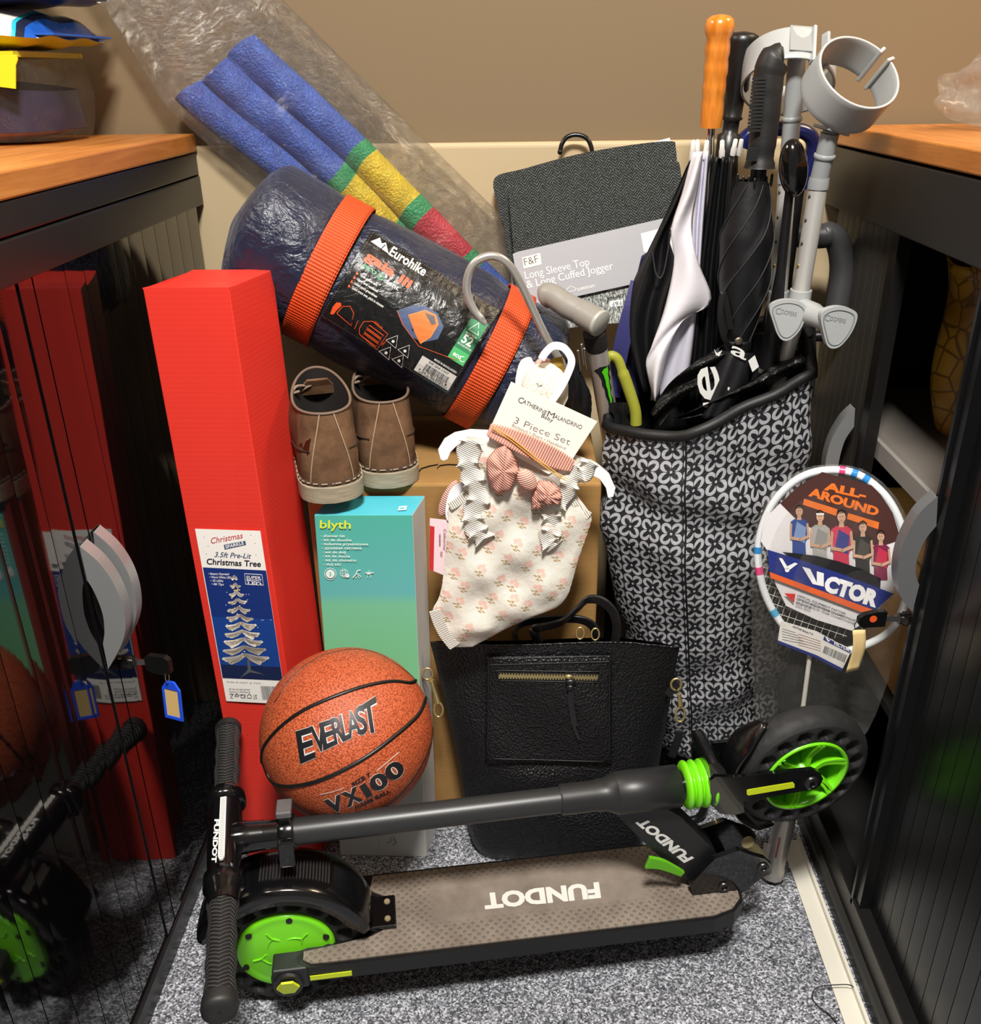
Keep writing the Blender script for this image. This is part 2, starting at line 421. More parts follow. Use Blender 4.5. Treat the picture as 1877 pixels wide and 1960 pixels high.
# --- right cabinet (satin, one door pushed open)
cab = thing('tambour_cabinet', 'satin black tambour cabinet on the right, standing half open with wood top', 'cabinet', (.74, .9, 0), 'tambour cabinets')
x = .5
m = MB().box(WORLD, (.955, .42, .02), (.97, 1.58, 1.06), DARK).box(WORLD, (x+.03, 1.56, .02), (.955, 1.58, 1.06), RAILB).box(WORLD, (x+.03, .42, .02), (.955, .44, 1.06), RAILB).box(WORLD, (x+.02, .44, .04), (.955, 1.56, .06), DARK)
m.build('carcass', cab, bevel=.001)
MB().box(WORLD, (x, .4, 1.0905), (.98, 1.582, 1.117), BEECH).build('worktop', cab, bevel=.0025)
MB().box(WORLD, (x+.001, .42, 1.0), (x+.05, 1.58, 1.087), P('1d1b1a', .42, bump=(600, .04))).build('fascia', cab, bevel=.0015)
MB().box(WORLD, (x+.004, .42, .03), (x+.03, 1.58, .072), RAILB).box(WORLD, (x-.006, .42, 0), (x+.05, 1.58, .028), P('2c2b29', .4)).build('bottom_rail', cab, bevel=.002)
SLB = SATB
d = slats(MB(), x+.024, -1, .44, 1.0, .06, 1.01, .03, SLB).box(WORLD, (x+.008, 1.0, .06), (x+.03, 1.032, 1.01), SLB).box(WORLD, (x+.004, 1.018, .06), (x+.03, 1.024, 1.01), SLB).build('tambour_door', cab)
fr = Frame((0, 1.026, 0), (1, 0, 0), Z=(0, -1, 0))
crescent('handle', d, fr, px([(1788, 943), (1750, 980), (1720, 1040), (1711, 1095), (1720, 1138), (1740, 1164)]), px([(1785, 1000), (1765, 1025), (1750, 1058), (1746, 1090), (1753, 1112)]), .02, P('7d7f81', .34, .5))
d = slats(MB(), x+.016, -1, 1.31, 1.555, .06, 1.01, .026, P('3a3733', .4)).box(WORLD, (x+.012, 1.285, .06), (x+.03, 1.31, 1.01), RAILB).build('tambour_door', cab)
fr = Frame((0, 1.335, 0), (1, 0, 0), Z=(0, -1, 0))
crescent('handle', d, fr, px([(1632, 776), (1608, 800), (1584, 845), (1574, 900), (1580, 950), (1600, 985)]), px([(1630, 812), (1612, 840), (1601, 880), (1600, 910), (1608, 940)]), .02, SILV)
MB().box(WORLD, (x+.04, .44, .682), (.955, 1.555, .697), P('6e6862', .45)).box(WORLD, (x+.035, .44, .672), (x+.042, 1.555, .70), P('8a8580', .4)).build('shelf', cab, bevel=.001)
MB().box(WORLD, (x+.04, .44, .345), (.955, 1.555, .36), P('1c1a19', .5)).build('shelf', cab, bevel=.001)
L = PX(1735, 1184, x+.006)
MB().lathe(L+V((.014, 0, 0)), (-1, 0, 0), [(0, .0095), (.018, .0095), (.020, .0075), (.025, .0075)], P('3a3836', .25, .8), 20).build('lock_barrel', cab)
kx = thing('key', 'black key with an orange dot and a blank paper strip in the right cabinet lock', 'key', L, 'keys in the cabinet locks')
MB().box(Frame(L-V((.024, 0, 0)), (1, 0, 0), (0, 1, 0)), (-.006, -.0012, -.004), (.014, .0012, .004), CHROME).build('blade', kx)
fk = Frame(L-V((.028, 0, 0)), (1, .1, 0), Z=(.1, -1, 0))
bw = MB().prism(fk, [(0, -.010), (-.03, -.010), (-.036, -.005), (-.036, .004), (-.03, .009), (-.012, .013), (0, .012)], -.004, .004, P('0d0d0d', .2)).build('bow', kx, bevel=.001)
lab(MB().lathe(fk(-.018, .003, .0042), fk.Z, [(0, .0048), (.0006, .0048)], P('e2531f', .5), 18).build('dot_sticker', bw), 'orange dot')
c0 = fk(-.031, -.004, 0)
MB().tube([c0+V((.008*cos(a), 0, -.004+.008*sin(a))) for a in [2*pi*i/20 for i in range(20)]], .0007, P('1c3a2a', .5), 6, closed=True).build('ring', kx)
ft = Frame(c0+V((-.002, -.002, -.010)), (1, .1, 0), Z=(.1, -1, 0))
m = MB().grid(lambda u, v: ft((u-.5)*.017+.003*sin(v*3)+.002*v, -.068*v+.004*u*v, .002*sin(v*5)), 4, 10, P('d8bd84', .8))
lab(m.build('paper_strip', kx, solid=.0006), 'plain buff paper strip')
# things inside the open cabinet
cb = PX(1700, 872, .56)
n = NT('kraft_card'); c = n.co(); a = n.noise(n.mapv(c, (4, 4, 60)), 6, 5); b = n.noise(c, 5, 3)
n.put(n.b.inputs['Base Color'], n.ramp(n.math('ADD', n.math('MULTIPLY', a, .5), n.math('MULTIPLY', b, .5)), [(.3, '94703f'), (.5, '9c7746'), (.75, 'a8834f')])); n.set(rough=.75, spec=.25); n.bump(a, .04); KRAFT = n.m
bx = thing('cardboard_box', 'taped cardboard box under the shelf inside the open right cabinet', 'box', (.73, 1.1, .36))
MB().box(WORLD, (.555, .82, .3605), (.9, 1.285, .625), KRAFT).build('carton', bx, bevel=.004)
n = NT('tape'); n.set(col='a5824c', rough=.25, coat=.5); n.bump(n.noise(n.mapv(n.co(), (20, 120, 40)), 3, 4), .4, .002)
lab(MB().box(WORLD, (.5525, .815, .585), (.62, 1.287, .6275), n.m).build('packing_tape', bx), 'glossy brown tape')
n = NT('snakeskin'); c = n.co(); a = n.voro(n.mapv(c, (1, 1, .75)), 42, 'DISTANCE_TO_EDGE'); b = n.noise(c, 7, 3)
n.put(n.b.inputs['Base Color'], n.mix(n.step(a, 0, .09), lin('6b4a12'), n.ramp(b, [(.35, '9b6a1e'), (.55, 'd7a63a'), (.7, 'dcb552')]))); n.set(rough=.4); n.bump(a, .6, .003); SNAKE = n.m
fb = Frame((.668, 1.33, .6975), (1, -.25, 0), (0, 0, 1))
m = MB().grid(lambda u, v: fb((.07+.012*sin(v*6))*(.42+.58*v**.8)*cos(2*pi*u), .27*v+(.018*sin(2*pi*u*2) if v > .9 else 0), .05*(.5+.5*v)*sin(2*pi*u)), 28, 16, SNAKE, cu=True)
bg = thing('snakeskin_bag', 'yellow snakeskin-pattern bag standing on the shelf in the open right cabinet', 'bag', (.668, 1.33, .6975))
m.build('bag_body', bg, solid=.002)
bm_ = Frame((.675, 1.335, .95), (1, -.25, 0), (0, 0, 1))
pc = MB().ball(bm_, .045, .042, .035, P('8f7482', .5, bump=(60, .2))).build('fabric_pouch', sub=0); tag(pc, 'dusty mauve pouch poking out of the yellow snakeskin bag', 'pouch')
m = MB().grid(lambda u, v: V((.6+.04*cos(2*pi*u)*(1-.6*v)+.006*sin(9*u+6*v), 1.085+.03*sin(2*pi*u)*(1-.5*v), .7005+.05*v+.006*sin(20*u))), 18, 8, P('e6e3df', .35), cu=True)
tag(m.build('crumpled_paper', solid=.001), 'crumpled white wrapper on the shelf edge inside the right cabinet', 'wrapper')

# --- strip of trunking and a loose cable on the floor
AL = P('d3cfc2', .38)
fs = Frame((.4615, 0, 0), (1, .004, 0), (0, 1, 0))
m = MB().box(fs, (-.0035, .45, .0008), (.0265, 1.205, .0035), AL).box(fs, (.0235, .45, .0035), (.0285, 1.205, .0125), AL)
tag(m.build('trunking_strip', bevel=.0007), 'white angled plastic trunking strip on the floor beside the right cabinet', 'strip')
cp = [PZ(*q, .0145 if i in (4, 5, 6, 7) else .004) for i, q in enumerate([(1601, 1958), (1585, 1940), (1568, 1928), (1555, 1912), (1557, 1896), (1570, 1888), (1600, 1885), (1628, 1886), (1638, 1900), (1640, 1916)])]
tag(MB().tube(smoothpath(cp, 6), .0008, P('121212', .5), 6).build('loose_cable'), 'thin black loose cable curled over the white trunking strip', 'cable')

# ================================================================== TALL RED TREE BOX
n = NT('red_card'); c = n.co(); s_ = n.sep(c)
w = n.math('SINE', n.math('MULTIPLY', s_[2], 900)); n.set(col='d8352a', rough=.42, spec=.4)
n.bump(n.math('ADD', n.math('MULTIPLY', w, .05), n.noise(c, 12, 4)), .12, .004); REDC = n.m
bl = PZ(476, 1645, 0); bc = PZ(604, 1652, 0); tl = PY(273, 553, 1.182); tc = PY(438, 551, 1.18); tl.z = tc.z = (tl.z+tc.z)/2
dR = V((.028, .118, 0))
bx = thing('tree_box', 'tall red cardboard box printed with a white lit Christmas tree, standing on end', 'box', ((bl+bc)/2).to_tuple())
m = MB().add([bl, bc, bc+dR, bl+dR, tl, tc, tc+dR, tl+dR], [(0, 1, 5, 4), (1, 2, 6, 5), (2, 3, 7, 6), (3, 0, 4, 7), (0, 3, 2, 1)], REDC)
m.build('carton', bx, bevel=.0015)
tf = Frame(tl, tc-tl, dR)
m = MB().add([tl, tc, tc+dR*.5-V((0, 0, .004)), tl+dR*.5-V((0, 0, .004))], [(0, 1, 2, 3)], REDC).add([tl+dR*.5-V((0, 0, .004)), tc+dR*.5-V((0, 0, .004)), tc+dR, tl+dR], [(0, 1, 2, 3)], REDC)
m.build('top_flap', bx, solid=.002)
fr = Frame(bl, bc-bl, tl-bl); D = Decal(on_frame(fr, .0015), .0004, .00012)
Wt, NAVY, INK = 'f2efe9', '14235c', '1c1f2b'
D.quad([(373, 1012), (498, 1016), (548, 1348), (433, 1342)], Wt, 1, 1).up()
D.quad([(388, 1086), (509, 1092), (541, 1303), (426, 1298)], '163f8c').up()
D.quad([(388, 1086), (509, 1092), (523, 1185), (405, 1180)], '152f74').quad([(423, 1272), (536, 1277), (541, 1303), (426, 1298)], '17234a').up()
D.text('Christmas', (403, 1041), (464, 1030), 11, 'c23b44', .004, .25).quad([(428, 1043), (469, 1035), (471, 1043), (430, 1052)], '3d5178').up().text('SPARKLE', (432, 1050), (467, 1042), 6, Wt, .02).up(-1)
D.text('3.5ft Pre-Lit', (410, 1066), (479, 1069), 9.5, '3d4c74', .008, .25).text('Christmas Tree', (395, 1080), (499, 1085), 11, INK, .022)
for q in [(390, 1028), (395, 1060), (480, 1024), (490, 1062), (488, 1040), (398, 1045)]: D.disc(q, .9, .9, '8a8fa0', 6)
for i, t in enumerate(['Battery Operated', 'Warm White LED', '35 LEDs', '80 Tips']): D.text('• '+t, (399+i*2, 1100+i*6.6), (438+i*2-(0, -2, 15, 16)[i], 1100.8+i*6.6), 4, Wt, .012)
D.line([(468, 1098), (501, 1100), (504, 1120), (470, 1118)], 1.3, Wt, True).text('SUPER', (471, 1107), (499, 1108.5), 5, Wt, .015).text('BRIGHT', (472, 1112.5), (500, 1114), 4.5, Wt, .015).text('LED', (474, 1119), (500, 1120.5), 5.5, Wt, .02)
r = random.Random(3)
for k in range(16): q = (400+r.random()*112+0, 1130+r.random()*120); D.disc((q[0]+(q[1]-1130)*.12, q[1]), .9, .9, 'cfe0f5', 6)
D.up()
TREEC, TREEL, TREED, GLOW = 'd8cfc4', 'efe8de', 'b5aa9e', 'f6d98c'
for k in range(11):
    t = k/10; cx_ = 448+t*22; cy_ = 1103+t*152; w_ = 4+t*38
    for side in (-1, 1):
        for b_ in range(2+int(t*5)):
            a = b_/(1+int(t*5)); ex = cx_+side*w_*(1-.35*a); ey = cy_+3+9*a*t+4*r.random()
            D.line([(cx_, cy_-2), ((cx_+ex)/2, (cy_+ey)/2+1), (ex, ey), (ex+side*2, ey-2)], 3.4+2.2*t, r.choice((TREEC, TREEL, TREEC, TREED)))
    D.up(.3)
for k in range(34): t = .12+.88*r.random(); D.disc((448+t*22+(r.random()-.5)*2*(3+t*34), 1105+t*153), 1.5, 1.3, GLOW, 7)
D.poly([(473, 1262), (478, 1262), (480, 1282), (508, 1292), (478, 1287), (459, 1298), (474, 1282)], '55585e')
D.bars([(498, 1313), (526, 1314), (532, 1340), (502, 1339)], INK, 4)
for i, t in enumerate(['All sizes are approximate', 'Requires 3 x AA Batteries', '(not included)']): D.text(t, (438+i*.8, 1320+i*5), (478-(0, 0, 15)[i]+i, 1321+i*5), 3, '4a4c55')
D.text('THIS IS NOT A TOY', (433, 1306), (500, 1309), 2, '4a4c55')
D.line([(449, 1333), (453, 1327), (457, 1333)], 1.4, INK, True).text('CE', (460, 1336), (470, 1336.4), 7, INK).line([(473, 1336), (473, 1332), (477, 1328), (481, 1332), (481, 1336)], 1, INK, True).text('UK', (485, 1333), (492, 1333), 3.6, INK).text('CA', (485, 1338), (492, 1338), 3.6, INK).line([(440, 1328), (446, 1328), (441, 1336), (446, 1336)], 1, INK)
D.build('printed_label', bx, 'white and blue label with a lit white tree')

# ================================================================== CARTON BEHIND, SHOWER KIT BOX
cbx = thing('cardboard_box', 'large plain brown cardboard box carrying the suede boots', 'box', (-.1, 1.41, 0))
MB().box(WORLD, (-.315, 1.264, 0), (.128, 1.57, .645), KRAFT).build('carton', cbx, bevel=.004)
D = Decal(lambda u, v, h: PZ(u, v, .645+h), .0006)
D.line([(800, 905), (806, 897), (822, 892), (838, 889), (836, 897), (842, 891), (858, 889), (880, 890), (884, 896)], 2.5, '1b1712').line([(800, 904), (797, 909)], 6, '1b1712')
D.build('pen_marks', cbx, 'black marker squiggle')
b0 = PZ(651, 1637, 0); b1 = PZ(816, 1640, 0); t0 = PY(601, 986, 1.188); t1 = PY(789, 985, 1.188); t0.z = t1.z = (t0.z+t1.z)/2
fr = Frame(b0, b1-b0, t0-b0); dB = V((.012, .066, 0))
n = NT('kit_card'); s_ = n.sep(n.n('ShaderNodeUVMap').outputs[0])
n.put(n.b.inputs['Base Color'], n.ramp(s_[1], [(.0, 'd9d8d2'), (.27, 'd3dcd2'), (.40, '8fd39b'), (.62, '7cc592'), (.77, '72bf9a'), (.80, '5fb4b4'), (1, '4fae9d')])); n.set(rough=.38, spec=.45); KITC = n.m
SIDE = P('dcdad6', .5)
kb = thing('shower_kit_box', 'slim teal-to-green shower kit box leaning on the brown cardboard box', 'box', ((b0+b1)/2).to_tuple())
m = MB().add([b0, b1, t1, t0], [(0, 1, 2, 3)], KITC, uv=[(0, 0), (1, 0), (1, 1), (0, 1)])
m.add([b0, b1, t1, t0, b0+dB, b1+dB, t1+dB, t0+dB], [(1, 5, 6, 2), (4, 0, 3, 7), (5, 4, 7, 6), (4, 5, 1, 0)], SIDE).add([t0, t1, t1+dB, t0+dB], [(0, 1, 2, 3)], P('4fb9cc', .35))
m.build('carton', kb, weld=True, bevel=.0012)
D = Decal(on_frame(fr), .0016, .0002); Y_, Wk = 'dfe83f', 'e8f3ee'
D.text('blyth', (612, 1011), (671, 1012), 15.5, Y_, .012)
for i, (t, w_) in enumerate([('shower kit', 41), ('kit de douche', 53), ('kolumna prysznicowa', 84), ('душевая система', 70), ('set de duş', 40), ('kit de ducha', 47), ('kit de chuveiro', 58), ('duş kiti', 27)]):
    v = 1028+i*7.75; u = 619+i*.75; D.text(t, (u, v), (u+w_, v+.4), 5, Wk, .01); D.disc((u-4.2, v-2), .8, .8, Wk, 8)
D.disc((632, 1098.5), 8.4, 8.4, Wk).up().text('5', (630, 1102.5), (634, 1102.5), 7, '4fae9d', .02).up(-1)
D.line([(632+11*cos(a), 1098.5+11*sin(a)) for a in [k*pi/12 for k in range(24)]], 1, Wk, True)
for rx in (7.5, 3): D.line([(658+rx*cos(a), 1097+7.5*sin(a)) for a in [k*pi/10 for k in range(20)]], .8, Wk, True)
D.line([(650, 1097), (666, 1097)], .8, Wk).line([(652, 1093), (664, 1093)], .7, Wk).line([(652, 1101), (664, 1101)], .7, Wk).disc((664.5, 1102), 4, 4, Wk, 12)
D.line([(675, 1106), (681, 1099), (684, 1092), (690, 1091)], 2, Wk).line([(683, 1098), (691, 1104)], 1.4, Wk).line([(684, 1102), (688, 1107)], 1, Wk).line([(680, 1104), (682, 1107)], 1, Wk)
D.line([(699, 1096), (715, 1096)], 1.6, Wk).line([(702, 1098), (709, 1098)], 2, Wk).line([(704, 1099), (703, 1106)], 1, Wk).line([(708, 1099), (709, 1106)], 1, Wk).text('x1', (704, 1094), (708, 1094), 3, Wk)
D.build('printed_text', kb); D = Decal(on_frame(fr), .0016, .0002); D.line([(748, 1602), (748, 1612), (740, 1614)], 1.6, '9b9b97').line([(752, 1603), (758, 1612), (752, 1618)], 1.8, '8f8f8b').line([(724, 1600), (724, 1630)], .8, 'b9b8b3')
D.build('line_drawing', kb)
D = Decal(lambda u, v, h: (lambda d: CO+d*((t0-CO).dot(V((0, 0, 1)))+h+.0015)/d.z)(ray(u, v)), .0006)
D.quad([(764, 969), (779, 968), (777, 976), (761, 977)], Wk).up().quad([(766, 971.5), (774, 971), (773, 974), (765, 974.5)], '4fb9cc').build('emblem', kb)

# ================================================================== SUEDE BOOTS
n = NT('suede'); c = n.co(); a = n.noise(c, 26, 6, .6); n.put(n.b.inputs['Base Color'], n.ramp(a, [(.3, '523b2a'), (.55, '70543e'), (.75, '84684f')]))
n.set(rough=.92, spec=.12); n.bump(n.noise(c, 300, 3), .25, .001); SUEDE = n.m
n = NT('crepe_sole'); c = n.co(); n.put(n.b.inputs['Base Color'], n.ramp(n.noise(n.mapv(c, (20, 20, 260)), 2, 4), [(.3, '857b68'), (.7, 'a89d87')])); n.set(rough=.7); SOLE = n.m
SEAM, STITCH, WELT = P('3a2b21', .9), P('b79f80', .8), P('42342a', .7)
def boot(hp, yaw, label, badge):
    fr = Frame(hp, (cos(yaw), sin(yaw), 0), (-sin(yaw), cos(yaw), 0))
    t = thing('suede_boot', label, 'boot', hp.to_tuple(), 'pair of suede boots')
    def outl(a, grow=0):   # plan outline, a in 0..1 starting at the heel, going right side first
        th = 2*pi*a; yy = .145-.145*cos(th); s_ = yy/.29
        prof = [(0, .0), (.012, .020), (.04, .032), (.09, .0405), (.16, .043), (.3, .0415), (.45, .0425), (.62, .0485), (.72, .0505), (.82, .047), (.9, .038), (.96, .024), (1, 0)]
        for (p0, h0), (p1, h1) in zip(prof[:-1], prof[1:]):
            if p0 <= s_ <= p1+1e-9: hw = h0+(h1-h0)*(s_-p0)/(p1-p0); break
        x_ = hw*(1 if sin(th) >= 0 else -1)
        q = V((x_, yy-.145)); q *= 1+grow/.05; return q.x, q.y+.145
    N = 48
    ring = lambda z, g=0: [fr(*outl((k+.5)/N, g), z) for k in range(N)]
    m = MB()
    for z0, z1, g, mt in ((0, .023, .0045, SOLE), (.023, .0275, .0025, WELT)):
        A, B = ring(z0, g), ring(z1, g); m.add(A+B, [(k, (k+1) % N, N+(k+1) % N, N+k) for k in range(N)], mt, True); m.add(B, [tuple(range(N))], mt); m.add(A, [tuple(range(N))[::-1]], mt)
    m.build('sole', t)
    m = MB(); A = ring(.0282, .0032)
    for k in range(0, N): m.strip([A[k], A[k].lerp(A[(k+1) % N], .55)], fr.Y, .0012, .0012, STITCH)
    m.build('welt_stitching', t)
    def up_(a, h):        # upper: blend from the foot outline to the ankle collar
        x0, y0 = outl(a); th = 2*pi*a; x1 = .0405*sin(th); y1 = .068-.062*cos(th)
        e = h**.62 if y0 > .12 else h
        k = min(1, e*1.0); x_ = x0+(x1-x0)*k**1.3; y_ = y0+(y1-y0)*k
        top = .127+.030*(y1/.13)-.012*sin(pi*y1/.13)
        z_ = .0275+(top-.0275)*h; bul = .004*sin(pi*h)
        return fr(x_*(1+bul/.04), y_-bul*cos(th)*.6, z_)
    m = MB(); m.grid(lambda u, v: up_((u*N+.5)/N, v), N, 14, SUEDE, cu=True)
    m.grid(lambda u, v: fr(.039*sin(2*pi*u)*(1-.1*v), .068-.0605*cos(2*pi*u), .127+.030*((.068-.062*cos(2*pi*u))/.13)-.012*sin(pi*(.068-.062*cos(2*pi*u))/.13)-.075*v), N, 3, P('17110d', .9), cu=True, flip=True)
    m.build('upper', t, fixn=False)
    m = MB(); rim = [up_((k+.5)/N, 1.0) for k in range(N)]; m.tube(rim, .0022, P('6e5c4d', .8), 6, closed=True); m.build('collar_edge', t)
    m = MB()
    for a0 in (.045, -.045): m.strip([up_(a0*(1.35-.5*v), v)+(-fr.Y)*.0008 for v in [i/12 for i in range(13)]], fr.X, .0011, .0012, STITCH)
    for sd in (1, -1): m.strip([up_((.06+.20*i/10)*sd % 1, .46+.02*i/10-.26*(i/10)**2)+fr.X*sd*.001-fr.Y*.0006 for i in range(11)], fr.Z, .0012, .0012, SEAM)
    m.build('seams', t)
    m = MB(); tg_ = [fr(.0, .118, .12), fr(0, .112, .135), fr(0, .106, .146)]; m.strip(tg_, fr.X, [.05, .046, .03], .004, SUEDE); m.build('tongue', t, bevel=.001)
    m = MB(); LC = P('8a7768', .8)
    for i in range(3): y_ = .118+.014*i; z_ = .128-.012*i; m.tube(smoothpath([fr(-.03, y_, z_-.006), fr(-.012, y_-.008, z_+.008), fr(.014, y_+.004, z_+.008), fr(.03, y_, z_-.006)], 5), .0024, LC, 6)
    m.tube(smoothpath([fr(-.012, .115, .134), fr(-.03, .10, .14), fr(-.038, .09, .134), fr(-.028, .10, .132)], 6), .0022, LC, 6); m.build('laces', t)
    if badge:
        sd = badge; q = [up_((.062*sd) % 1, .66), up_((.066*sd) % 1, .42), up_((.118*sd) % 1, .52)]; nn = (fr.X*sd*.55-fr.Y*.83)*.002
        m = MB().add([p+nn for p in q]+[p-nn*.5 for p in q], [(0, 1, 2), (0, 3, 4, 1), (1, 4, 5, 2), (2, 5, 3, 0)], P('5a5138', .3, .9)); lab(m.build('badge', t, bevel=.0006), 'small triangular metal badge')
boot(PZ(640, 958, .654)+V((0, .003, 0)), .30, 'brown suede ankle boot nearer the red box, overhanging the teal box', -1)
boot(PZ(752, 930, .6465)+V((-.002, .003, 0)), .26, 'brown suede ankle boot farther from the red box, under the navy tent bag', 0)

# ================================================================== ROLLED TENT IN ITS NAVY BAG
TP, TQ, TR = PY(448, 425, 1.405), PY(1060, 752, 1.40), .112
TA = (TQ-TP).normalized(); TL_ = (TQ-TP).length
tfr = Frame(TP, TA, Z=(0, -1, .0)); tfr.Y = tfr.Z.cross(TA).normalized()
if tfr.Y.z < 0: tfr.Y = -tfr.Y
tfr.Z = TA.cross(tfr.Y).normalized(); 
n = NT('navy_nylon'); c = n.co(); n.set(col='191f36', rough=.36, spec=.5, sheen=.1)
b1_ = n.noise(n.mapv(c, (1, 1, 1.0)), 20, 5, .55, 1.2); b2_ = n.noise(n.mapv(c, (10, 30, 10)), 3, 4, .6, .5); n.bump(n.math('ADD', b1_, n.math('MULTIPLY', b2_, .4)), .75, .012); NAVYN = n.m
rr = random.Random(5); wv = [(rr.uniform(1, 4), rr.randint(1, 7), rr.uniform(0, 6)) for _ in range(9)]
def tent(a, th, off=0):
    e = min(a, TL_-a); k = min(1, max(.02, e/.05)); rad = TR*(1-(1-k)**2.4*.9)
    d = sum(sin(f*a*9+q*th+p) for f, q, p in wv)*.0011*(1 if k >= 1 else k)
    for st in (.285*TL_, .775*TL_): d -= .006*math.exp(-((a-st)/.028)**2)
    rr_ = rad+d+off; return tfr(a, rr_*sin(th), rr_*cos(th))
tb = thing('tent_bag', 'navy tent bag with two orange straps lying slantwise across the pile', 'tent bag', TP.lerp(TQ, .5).to_tuple())
MB().grid(lambda u, v: tent(v*TL_, 2*pi*u), 56, 64, NAVYN, cu=True).build('bag_body', tb)
n = NT('webbing'); u_ = n.sep(n.n('ShaderNodeUVMap').outputs[0]); a = n.math('SINE', n.math('MULTIPLY', u_[0], 900)); b = n.math('SINE', n.math('MULTIPLY', u_[1], 90))
n.put(n.b.inputs['Base Color'], n.mix(n.step(a, -.6, .8), lin('b8370c'), lin('e4551a'))); n.set(rough=.55); n.bump(n.math('ADD', a, n.math('MULTIPLY', b, .6)), .5, .001); WEB = n.m
for cu_, cv_ in ((630, 488), (938, 708)):
    p = hit_cyl(cu_, cv_, TP, TA, TR); a0 = (p-TP).dot(TA)
    m = MB().grid(lambda u, v: tfr(a0+(v-.5)*.043, (TR+.0012)*sin(2*pi*u+pi), (TR+.0012)*cos(2*pi*u+pi)), 72, 6, WEB, cu=False)
    m.build('strap', tb, solid=.0025)
ls = lambda u, v, h: hit_cyl(u, v, TP, TA, TR+.0022+h)
n = NT('label_film'); n.set(col='0b0b0c', rough=.3, spec=.6, coat=.3, coatr=.2); n.bump(n.noise(n.co(), 26, 5, .55, 1.5), .5, .008); LFILM = n.m
D = Decal(ls, .001, .0002, 26); LQ = [(712, 441), (956, 594), (858, 755), (611, 604)]
def LB(x, y): a = V(LQ[0]).lerp(V(LQ[1]), x); b = V(LQ[3]).lerp(V(LQ[2]), x); return tuple(a.lerp(b, y))
D.quad(LQ, LFILM, 10, 8).up()
Wl, OR, GR = 'e8e6e2', 'e2531f', '3f9a62'
def bt(t, x0, y0, x1, y1, h, col, bold=0.0, lean=0): D.text(t, LB(x0, y0), LB(x1, y1), h, col, bold, lean)
D.poly([LB(.03, .10), LB(.07, .02), LB(.10, .06), LB(.12, .03), LB(.175, .11)], Wl).up().line([LB(.115, .11), LB(.125, .05)], 2, '0b0b0c').up(-1)
bt('Eurohike', .175, .115, .45, .115, 18, Wl, .02)
bt('gaia iii', .05, .27, .41, .30, 17, OR, .035); bt('eco', .07, .355, .175, .36, 9, GR, .012); bt('tent', .255, .375, .355, .375, 9, Wl, .008)
c = LB(.212, .345); D.line([(c[0]+6*cos(a), c[1]+6*sin(a)) for a in [k*pi/8 for k in range(2, 15)]], 2, GR).line([(c[0]-4, c[1]), (c[0]+4, c[1]+1)], 2, GR)
for i, t in enumerate(['Three person tent', 'Upper level ventilation', 'Linked porch groundsheet', 'Quick erect tent, pitch in minutes']):
    y = .43+.05*i; bt(t, .085, y+.02, .085+(.135, .16, .175, .245)[i], y+.02, 5, Wl, .012); q = LB(.065, y+.012); D.poly([(q[0]-3, q[1]+2), (q[0], q[1]-4), (q[0]+3, q[1]+3)], OR)
D.poly([LB(.42, .55), LB(.49, .42), LB(.57, .36), LB(.66, .36), LB(.74, .44), LB(.75, .58), LB(.68, .68), LB(.60, .70), LB(.50, .64)], '4a5878').up()
D.poly([LB(.50, .53), LB(.58, .40), LB(.655, .385), LB(.70, .45), LB(.70, .60), LB(.665, .71), LB(.61, .66)], 'e0763a').up().poly([LB(.585, .42), LB(.65, .40), LB(.685, .455), LB(.665, .49)], '5e5a5c').line([LB(.50, .53), LB(.58, .40), LB(.655, .385), LB(.70, .45), LB(.70, .60), LB(.665, .71)], 2, 'f08a45').line([LB(.42, .55), LB(.50, .64), LB(.665, .74), LB(.93, .66)], 1.2, 'c9572a').up(-2)
D.poly([LB(.045, .86), LB(.05, .80), LB(.075, .78), LB(.09, .80), LB(.08, .86), LB(.075, .92), LB(.055, .93)], OR)
D.line([LB(.09, .89), LB(.10, .80), LB(.14, .76), LB(.185, .80), LB(.215, .92), LB(.09, .89)], 1.3, OR).line([LB(.235, .84), LB(.245, .93)], 1, OR)
D.line([LB(.27, .90), LB(.27, .82), LB(.32, .77), LB(.45, .80), LB(.44, .99), LB(.29, .95)], 1.3, OR, True)
for i in range(3): D.line([LB(.315, .82+.05*i), LB(.43, .835+.05*i), LB(.425, .87+.05*i), LB(.31, .855+.05*i)], 1.6, OR, True)
bt('205cm', .33, .775, .40, .785, 4, OR); bt('180cm', .46, .93, .47, .86, 4, OR)
for x, y in ((.50, .85), (.60, .87), (.50, .985), (.60, .985)): D.line([LB(x-.04, y+.01), LB(x+.01, y-.09), LB(x+.045, y+.03)], 1.4, Wl, True).disc(LB(x+.005, y-.015), 3, 3, Wl, 8)
D.quad([LB(.72, .80), LB(.985, .80), LB(.985, .97), LB(.72, .97)], 'd9d6cf', 4, 2).up()
bt('EHK GAIA 3 NVY', .78, .835, .93, .835, 5, INK); D.bars([LB(.77, .85), LB(.95, .85), LB(.95, .91), LB(.77, .91)], INK, 8); bt('5 054361 727213', .77, .925, .95, .925, 3, INK); bt('Size: 3  PLU: 842951', .77, .945, .93, .945, 4, INK); bt('Style Code: EHKAA1873NVY', .75, .965, .97, .965, 4, INK); D.up(-1)
bt('MADE IN BANGLADESH', .80, .78, .97, .78, 4, Wl, .01)
D.quad([LB(.865, .22), LB(.985, .18), LB(.985, .55), LB(.865, .55)], '2f7d52', 3, 4).quad([LB(.865, .55), LB(.985, .55), LB(.985, .68), LB(.865, .68)], '4fb46c', 3, 2).up()
